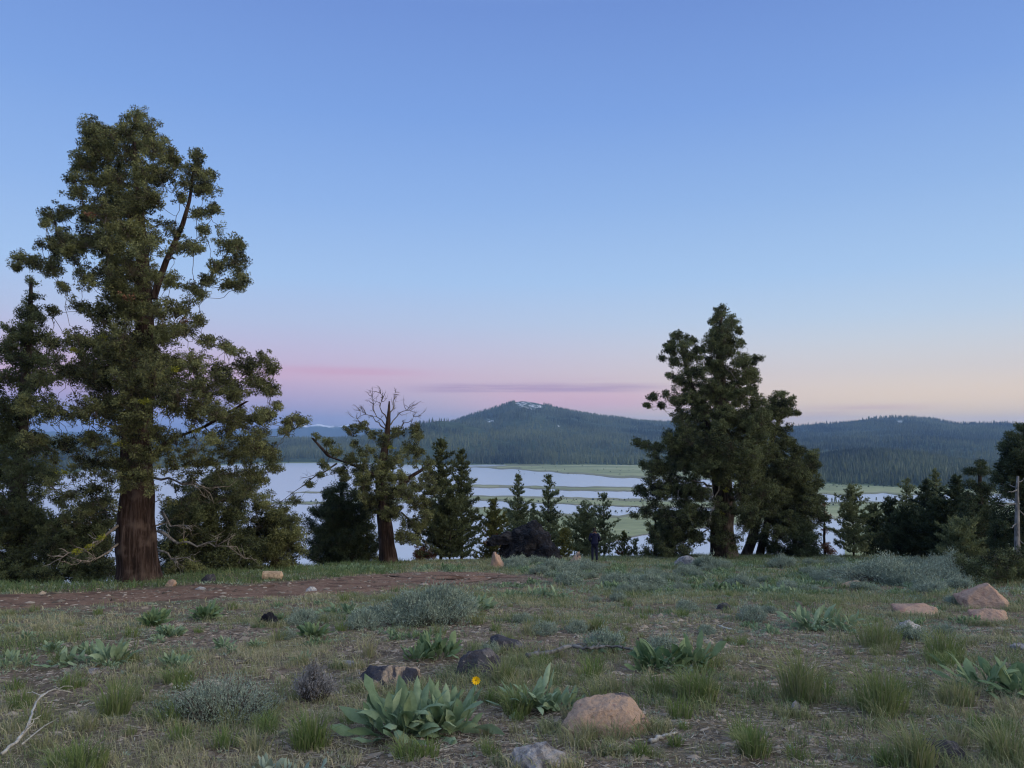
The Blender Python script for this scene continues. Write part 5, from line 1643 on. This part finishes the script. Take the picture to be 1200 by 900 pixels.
broad_plant('biggest leafy plant, pale green with one yellow flower, in front of the dark rocks', 500, 858, 132, 78, 62, 'balsam', 51, heads=3, flower=(558, 797), spread=1.0)
broad_plant('leafy pale green plant left above the large tan boulder', 637, 832, 70, 52, 30, 'balsam', 52, heads=2, spread=.95)
broad_plant('upright leafy plant directly above the biggest leafy plant', 508, 772, 60, 40, 34, 'balsam_green', 53, heads=2, spread=.8)
broad_plant('tall leafy plant at the right end of the long grey branch', 784, 786, 66, 52, 34, 'balsam_green', 54, heads=2, spread=.9)
broad_plant('low sprawling leafy plant above the long grey branch', 705, 763, 66, 24, 22, 'balsam', 55, heads=3, spread=1.1)
broad_plant('dark glossy leafy plant cut by the right frame edge', 1184, 812, 92, 58, 46, 'balsam_green', 56, heads=3, spread=1.15)
broad_plant('drooping pale leafy plant left of the flat pink slab', 965, 738, 88, 36, 34, 'balsam', 57, heads=3, spread=1.2)
broad_plant('dark green rosette at left just below the dirt track', 181, 734, 38, 26, 30, 'balsam_green', 58, spread=.9)
broad_plant('wide green rosette right of the first rosette below the dirt track', 239, 728, 42, 26, 32, 'balsam_green', 59, spread=.95)
broad_plant('smaller pale rosette just below the two dark rosettes', 208, 745, 30, 17, 20, 'balsam', 60)
broad_plant('tall pale-leaved plant standing at the left of the field', 136, 776, 34, 36, 14, 'balsam', 61, spread=.8)
broad_plant('floppy pale leafy clump near the left edge', 96, 778, 50, 30, 20, 'balsam', 62, heads=2)
broad_plant('low pale leafy clump touching the left frame edge', 14, 780, 50, 26, 20, 'balsam', 63, heads=2)
broad_plant('bright green leafy tuft right of the small round black stone', 369, 747, 36, 26, 26, 'balsam_green', 64, spread=.8)
broad_plant('pale leafy clump between the bright tuft and the big sagebrush', 402, 720, 48, 22, 26, 'balsam', 65, heads=2)
broad_plant('pale slender-leaved clump just behind the small round black stone', 325, 728, 34, 16, 18, 'balsam', 66)
broad_plant('bluish silver leafy plant at the bottom edge left of centre', 340, 908, 76, 34, 22, 'sage', 67, heads=2)
broad_plant('small flat leafy plant left of the grey round sage', 343, 778, 30, 18, 12, 'balsam', 68, spread=1.2)
broad_plant('slender pale leafy stems right of the biggest leafy plant’s top', 722, 782, 26, 18, 10, 'sage', 69) if False else None
broad_plant('leafy dark row of leaves in the field in front of the tall full juniper', 850, 694, 58, 19, 40, 'balsam_green', 70, heads=4)
broad_plant('leafy clump right of the dark row in front of the tall full juniper', 915, 698, 54, 19, 36, 'balsam', 71, heads=3)
broad_plant('silvery low leaves beside the roots of the tall leafy plant', 806, 790, 30, 18, 12, 'sage', 72)
broad_plant('leafy plant behind the big sagebrush', 640, 700, 36, 20, 24, 'balsam', 73, heads=2)
broad_plant('pale green leafy plant behind the right end of the big sagebrush', 560, 716, 34, 26, 20, 'balsam', 74)


rr0 = random.Random(3)


def sagebrush(label, px, py, wpx, hpx, n=2600, mat='sage', seed=1, group=None, leaf=.03, stems=70, deepr=.8, name='sagebrush'):
    global RNG
    RNG = np.random.default_rng(seed)
    G = ground_hit(px, py)
    s_ = G[1] / F
    root = empty(name, G, label, 'shrub', group)
    W_, H_ = wpx * s_ / 2, hpx * s_
    G1, G2 = Geo(), Geo()
    a_ = RNG.random(stems) * 6.28
    r_ = np.sqrt(RNG.random(stems)) * .95
    lump = fbm(np.cos(a_) * r_ * 2.6 + seed, np.sin(a_) * r_ * 2.6, 3, seed)
    r_ = r_ * (1 + .35 * fbm(np.cos(a_) * 1.5 + seed, np.sin(a_) * 1.5, 2, seed + 4))
    hx = H_ * (1 - .50 * np.minimum(r_, 1.1) ** 2) * (.72 + .75 * lump + .35 * RNG.random(stems))
    tip = np.stack([np.cos(a_) * r_ * W_, np.sin(a_) * r_ * W_ * deepr, hx], -1)
    b0 = tip * [.45, .45, 0] + [0, 0, -.02]
    mid = (b0 + tip) / 2 + RNG.normal(size=tip.shape) * .04 * W_
    mid[:, 2] *= .9
    sticks(G1, b0, mid, .010 + .006 * H_, .006)
    sticks(G1, mid, tip, .006, .003)
    k = RNG.integers(0, stems, n)
    f_ = RNG.random(n) ** .5
    P = mid[k] * (1 - f_)[:, None] + tip[k] * f_[:, None] + RNG.normal(size=(n, 3)) * np.array([.10, .10, .09]) * (W_ ** .5) * .75
    P[:, 2] = np.maximum(P[:, 2], .01)
    A = unit(RNG.normal(size=(n, 3)) * .55 + unit(tip)[k] * .5 + np.array([0, 0, .7]))
    leaf_tris(G2, P, A, leaf * (.6 + .8 * RNG.random(n)), leaf * .33, np.clip(.5 + .3 * RNG.normal(size=stems)[k] * .5 + RNG.normal(size=n) * .15, 0, 1))
    G1.build('stems', M['sagewood'], root)
    G2.build('foliage', M[mat], root)
    return root


for i_ in range(16):
    px, py = rr0.uniform(-10, 300), rr0.uniform(738, 786)
    G = ground_hit(px, py)
    if i_ == 0:
        pl_ = broad_plant('low pale leafy clump in the field left of the small round black stone', px, py, 30, 18, 18, 'balsam', 75, 'leafy clumps in the left field')
    else:
        c_ = pl_.copy()
        COL.objects.link(c_)
        c_.location, c_.rotation_euler = G, (0, 0, rr0.uniform(0, 6.28))
        k_ = rr0.uniform(.5, 1.1)
        c_.scale = (k_, k_, k_)
        for ch in pl_.children:
            d_ = ch.copy()
            COL.objects.link(d_)
            d_.parent = c_
sagebrush('big blue-grey sagebrush mound in the middle of the field', 502, 731, 124, 33, 15000, 'sage', 81, leaf=.045, stems=220)
sagebrush('grey round sage with dark centre left of the dark and tan rock', 368, 822, 42, 42, 5000, 'sage_dry', 82, leaf=.022, stems=90)
sagebrush('wide low sage sprawling at the lower left of the field', 262, 842, 140, 31, 9000, 'sage', 83, leaf=.022, stems=170)
sagebrush('very wide dark sagebrush along the right end of the field edge', 1052, 684, 150, 24, 13000, 'sage', 84, leaf=.07, stems=260)
sagebrush('rounded sagebrush against the foot of the tall full juniper', 833, 668, 44, 14, 4500, 'sage', 85, leaf=.08, stems=90)
sagebrush('low sagebrush beside the feet of the standing person', 684, 672, 44, 12, 4000, 'sage', 86, leaf=.08, stems=80)
sagebrush('pale sagebrush at the right end of the very wide dark sagebrush', 1112, 680, 70, 26, 6000, 'sage', 87, leaf=.06, stems=110)

# crowded band of low plants at the far right edge of the field: two kinds, copied
ps = [sagebrush('low blue-grey sage in the crowded plant band near the field edge', 760, 690, 44, 15, 2600, 'sage', 90 + i_, 'sages of the crowded plant band', leaf=.06, stems=60) for i_ in range(2)]
pb = [broad_plant('low broad-leaved clump in the crowded plant band near the field edge', 720, 690, 34, 15, 26, ('balsam', 'balsam_green')[i_], 92 + i_, 'leafy clumps of the crowded plant band', heads=2) for i_ in range(2)]
rr = random.Random(5)


def clone(o, loc, rz, sc):
    c_ = o.copy()
    COL.objects.link(c_)
    c_.location = loc
    c_.rotation_euler = (0, 0, rz)
    c_.scale = (sc, sc, sc * rr.uniform(.85, 1.15))
    for ch in o.children:
        d_ = ch.copy()
        COL.objects.link(d_)
        d_.parent = c_
    return c_


nb_ = 0
used = []
while nb_ < 285:
    px = rr.uniform(590, 1130) if nb_ < 240 else rr.uniform(330, 640)
    if nb_ < 240:
        py = rr.uniform(661, 664 + 34 * min(1, (px - 570) / 150))
    else:
        py = rr.uniform(667, 673) if px < 560 else rr.uniform(668, 700)
    G = ground_hit(px, py)
    if G is None or track_mask(np.array([G[0]]), np.array([G[1]]))[0] > .1 or G[1] > 60:
        nb_ += 1
        continue
    src = rr.choice(ps + pb + pb) if nb_ < 240 else rr.choice(pb)
    c_ = clone(src, (G[0], G[1], G[2]), rr.uniform(0, 6.28), rr.uniform(.6, 1.15) * (.8 if G[1] < 30 else 1.05))
    if nb_ < 240:
        where = 'left of the standing person' if px < 697 else 'between the person and the tall full juniper' if px < 775 else 'in front of the tall full juniper' if px < 965 else 'in front of the right-hand thicket'
        kd_ = 'blue-grey sage' if src in ps else 'pale broad-leaved clump' if src is pb[0] else 'dark broad-leaved clump'
        c_['label'] = 'low ' + kd_ + ' in the plant band ' + where
    else:
        c_['label'] = ('pale' if src is pb[0] else 'dark') + ' small leafy clump ' + ('beyond the dirt track' if py < 674 and px < 560 else 'beside the right end of the dirt track')
        c_['group'] = 'leafy clumps near the dirt track'
    nb_ += 1


for i_ in range(46):
    px, py = rr.uniform(300, 1150), rr.uniform(702, 772)
    G = ground_hit(px, py)
    if track_mask(np.array([G[0]]), np.array([G[1]]))[0] > .1:
        continue
    src = rr.choice(ps + pb)
    k_ = rr.uniform(.28, .62)
    c_ = clone(src, (G[0], G[1], G[2]), rr.uniform(0, 6.28), k_)
    c_['label'] = 'small ' + ('greyish sage sprig' if src in ps else 'leafy clump') + ' dotted in the open field ' + ('left' if px < 600 else 'right') + ' of the middle'
    c_['group'] = 'small plants dotted in the open field'


# tall bunch grasses
def bunch(label, px, py, wpx, hpx, n, hue, seed, group=None):
    global RNG
    RNG = np.random.default_rng(seed)
    G = ground_hit(px, py)
    s_ = G[1] / F
    g_ = Geo()
    a_ = RNG.random(n) * 6.28
    r_ = RNG.random(n) ** .6 * wpx * s_ * .28
    P = np.stack([np.cos(a_) * r_, np.sin(a_) * r_, a_ * 0 - .02], -1)
    lean = P * [1, 1, 0] / (wpx * s_ * .28) * .65 + RNG.normal(size=P.shape) * [.14, .14, 0]
    blades(g_, P, hpx * s_ * (.45 + .65 * RNG.random(n)), np.full(n, .0055) * (1 + G[1] / 14), lean, np.clip(hue + RNG.normal(size=n) * .22, 0, 1))
    o = g_.build('grass_clump', M['tallgrass'])
    o.location = G
    tag(o, label, 'grass', group)
    return o


bunch('tall yellow-green bunch grass right of bottom centre', 938, 822, 62, 74, 260, .6, 101)
bunch('fine green grass clump near the bottom right of centre', 884, 884, 56, 44, 240, .8, 102)
bunch('tall dense green grass clump on the right side', 1034, 834, 80, 66, 330, .75, 103)
bunch('straw-tipped grass clump at the bottom right edge', 1074, 900, 60, 62, 220, .55, 104)
bunch('green grass clump below the wide low sage', 364, 876, 70, 50, 300, .9, 105)
bunch('grass clump with pale seed stalks at the lower left', 134, 838, 54, 50, 220, .7, 106)
bunch('thick green grass at the bottom left edge', 90, 902, 110, 40, 380, .85, 107)
bunch('soft green grass clump left of the tall yellow-green bunch grass', 818, 822, 70, 50, 280, .75, 108)
bunch('green grass clump at the foot of the leafy plant by the large tan boulder', 606, 838, 50, 40, 240, .8, 109)
bunch('small bright grass tuft below the short pale stick', 752, 886, 34, 22, 160, .9, 110)
bunch('small bright grass tuft right of the large tan boulder', 792, 874, 28, 18, 120, .85, 111)
bunch('grass clump on the right below the pale rounded stone', 1108, 770, 60, 40, 240, .75, 112)
bunch('spread of yellowish grass left of the pale rounded stone', 1030, 760, 70, 44, 260, .6, 113)
bunch('straw-coloured grass at the right beside the dark leafy plant', 1122, 826, 60, 40, 220, .4, 114)
bunch('thin green grass below the tall leafy plant', 770, 812, 60, 30, 200, .75, 115)
bunch('grass clump growing around the dark speckled slab', 592, 800, 40, 34, 180, .65, 116)
bunch('straw stalks beside the upright leafy plant', 430, 770, 30, 34, 60, .1, 117)
bunch('green tuft in the open field left of centre', 204, 800, 40, 24, 160, .75, 118)
bunch('straw-tipped grass below the dark leafy plant at the right edge', 1176, 890, 70, 50, 260, .5, 119)
bunch('dark green clump at the bottom right before the flat buried rock', 1040, 898, 40, 30, 160, .85, 120)
protos = [bunch('loose ' + kd_ + ' grass tuft among many in the open field', 700, 740, 34, 22, 90, h_, 130 + i_, 'loose grass tufts in the open field') for i_, (h_, kd_) in enumerate(((.25, 'straw-coloured'), (.6, 'yellowish'), (.9, 'green')))]
for i_ in range(230):
    px, py = rr.uniform(10, 1190), 690 + 200 * rr.random() ** 1.4
    G = ground_hit(px, py)
    if track_mask(np.array([G[0]]), np.array([G[1]]))[0] > .1:
        continue
    c_ = rr.choice(protos).copy()
    COL.objects.link(c_)
    c_.location = G
    c_.rotation_euler = (0, 0, rr.uniform(0, 6.28))
    k_ = rr.uniform(.35, .85)
    c_.scale = (k_, k_, k_ * rr.uniform(.7, 1.1))


# ------------------------------------------------------------------ the person
def skin_obj(name, verts, edges, radii, mat, parent, sub=2):
    me = bpy.data.meshes.new(name)
    me.from_pydata(verts, edges, [])
    me.materials.append(mat)
    o = bpy.data.objects.new(name, me)
    COL.objects.link(o)
    o.parent = parent
    m_ = o.modifiers.new('skin', 'SKIN')
    if not me.skin_vertices:
        bpy.context.view_layer.objects.active = o
        me.skin_vertices if me.skin_vertices else None
    sv = me.skin_vertices[0].data if me.skin_vertices else None
    if sv:
        for i_, r_ in enumerate(radii):
            sv[i_].radius = r_ if isinstance(r_, tuple) else (r_, r_)
            sv[i_].use_root = (i_ == 0)
    m_.use_smooth_shade = True
    s2 = o.modifiers.new('sub', 'SUBSURF')
    s2.levels = s2.render_levels = sub
    return o


def person():
    px = 697
    P0 = at(px, 664, 41)
    G = (P0[0], 41.0, float(height(P0[0], 41.0)))
    root = empty('person', G, 'person in a dark navy hooded jacket standing with their back to the camera', 'person')
    root.scale = (1.02, 1.02, 1.02)
    sk = plain('skin', (0.16, 0.09, 0.065), .6, .05)
    jk = plain('navy_jacket', (0.006, 0.008, 0.030), .85, .2)
    tr_ = plain('dark_trousers', (0.010, 0.012, 0.03), .8, .2)
    hr = plain('black_hair', (0.008, 0.007, 0.007), .5, .3)
    bt = plain('dark_shoes', (0.02, 0.018, 0.018), .5, .2)
    V = [(0, 0, .95), (0, 0, 1.12), (0, .01, 1.32), (0, .01, 1.45), (0, .02, 1.54), (0, .04, 1.63), (0, .05, 1.70),
         (.09, 0, .88), (.10, .02, .50), (.11, -.01, .10), (.115, .09, .05), (-.09, 0, .88), (-.11, .01, .50), (-.12, -.02, .10), (-.13, .08, .05),
         (.17, .01, 1.42), (.245, .0, 1.16), (.18, .20, 1.02), (.12, .27, 1.03), (-.17, .01, 1.42), (-.245, .0, 1.16), (-.18, .20, 1.02), (-.12, .27, 1.03)]
    E = [(0, 1), (1, 2), (2, 3), (3, 4), (4, 5), (5, 6), (0, 7), (7, 8), (8, 9), (9, 10), (0, 11), (11, 12), (12, 13), (13, 14), (3, 15), (15, 16), (16, 17), (17, 18), (3, 19), (19, 20), (20, 21), (21, 22)]
    R = [(.11, .08), (.11, .08), (.13, .09), (.09, .07), .048, (.078, .095), (.06, .075), .085, .055, .038, .035, .085, .055, .038, .035, .055, .042, .03, .035, .055, .042, .03, .035]
    for sgn, wr in ((1, 18), (-1, 22)):
        w_ = V[wr]
        for k in range(5):
            a_ = (k - 2) * .018
            i_ = len(V)
            ln = (.045, .06, .066, .06, .05)[k]
            V += [(w_[0] - sgn * .02, w_[1] + .03, w_[2] + a_), (w_[0] - sgn * (.02 + ln * .7), w_[1] + .03 + ln * .3, w_[2] + a_ * 1.1), (w_[0] - sgn * (.02 + ln), w_[1] + .02, w_[2] + a_ * 1.1 - .008)]
            E += [(wr, i_), (i_, i_ + 1), (i_ + 1, i_ + 2)]
            R += [.010, .009, .008]
    skin_obj('body', V, E, R, sk, root)
    skin_obj('jacket', [(0, -.005, 1.12), (0, 0, .98), (0, 0, .80), (0, 0, 1.30), (0, .0, 1.42), (0, .01, 1.49), (.19, .01, 1.41), (.27, -.01, 1.16), (.20, .18, 1.04), (-.19, .01, 1.41), (-.27, -.01, 1.16), (-.20, .18, 1.04)],
             [(0, 1), (1, 2), (0, 3), (3, 4), (4, 5), (4, 6), (6, 7), (7, 8), (4, 9), (9, 10), (10, 11)],
             [(.19, .14), (.20, .145), (.205, .15), (.195, .14), (.14, .11), (.08, .08), .085, .068, .052, .085, .068, .052], jk, root)
    hd = skin_obj('hood', [(0, -.09, 1.43), (.07, -.07, 1.47), (-.07, -.07, 1.47), (0, -.12, 1.36)], [(0, 1), (0, 2), (0, 3)], [(.09, .07), .06, .06, .06], jk, root)
    skin_obj('trousers', [(0, 0, .98), (.09, 0, .84), (.10, .02, .50), (.11, -.01, .09), (-.09, 0, .84), (-.11, .01, .50), (-.12, -.02, .09)], [(0, 1), (1, 2), (2, 3), (0, 4), (4, 5), (5, 6)],
             [(.17, .13), .10, .075, .062, .098, .073, .062], tr_, root)
    for sx_ in (1, -1):
        skin_obj('shoe', [(sx_ * .115, -.05, .045), (sx_ * .12, .05, .04), (sx_ * .125, .14, .032)], [(0, 1), (1, 2)], [.048, .05, .04], bt, root)
    skin_obj('hair', [(0, .015, 1.66), (0, -.01, 1.58), (0, .03, 1.72)], [(0, 1), (0, 2)], [(.10, .105), (.085, .07), (.08, .09)], hr, root)


person()

# ------------------------------------------------------------------ air
mz, t = mat_base('haze_air')
v_ = t.add('ShaderNodeVolumePrincipled')
v_.inputs['Color'].default_value = (0.33, 0.58, 1.0, 1)
v_.inputs['Density'].default_value = HAZE_D = 7.2e-5
v_.inputs['Anisotropy'].default_value = 0.0
t.add('ShaderNodeOutputMaterial', {'Volume': v_.outputs[0]})
g = Geo()
zb, ztp = FLOOR - 4, 232.0
q_ = 13500
V = [(-q_, -q_, zb), (q_, -q_, zb), (q_, q_, zb), (-q_, q_, zb), (-q_, -q_, ztp), (q_, -q_, ztp), (q_, q_, ztp), (-q_, q_, ztp)]
g.add(V, None, [[0, 3, 2, 1], [4, 5, 6, 7], [0, 1, 5, 4], [1, 2, 6, 5], [2, 3, 7, 6], [3, 0, 4, 7]])
tag(g.build('haze', mz), kind='stuff')
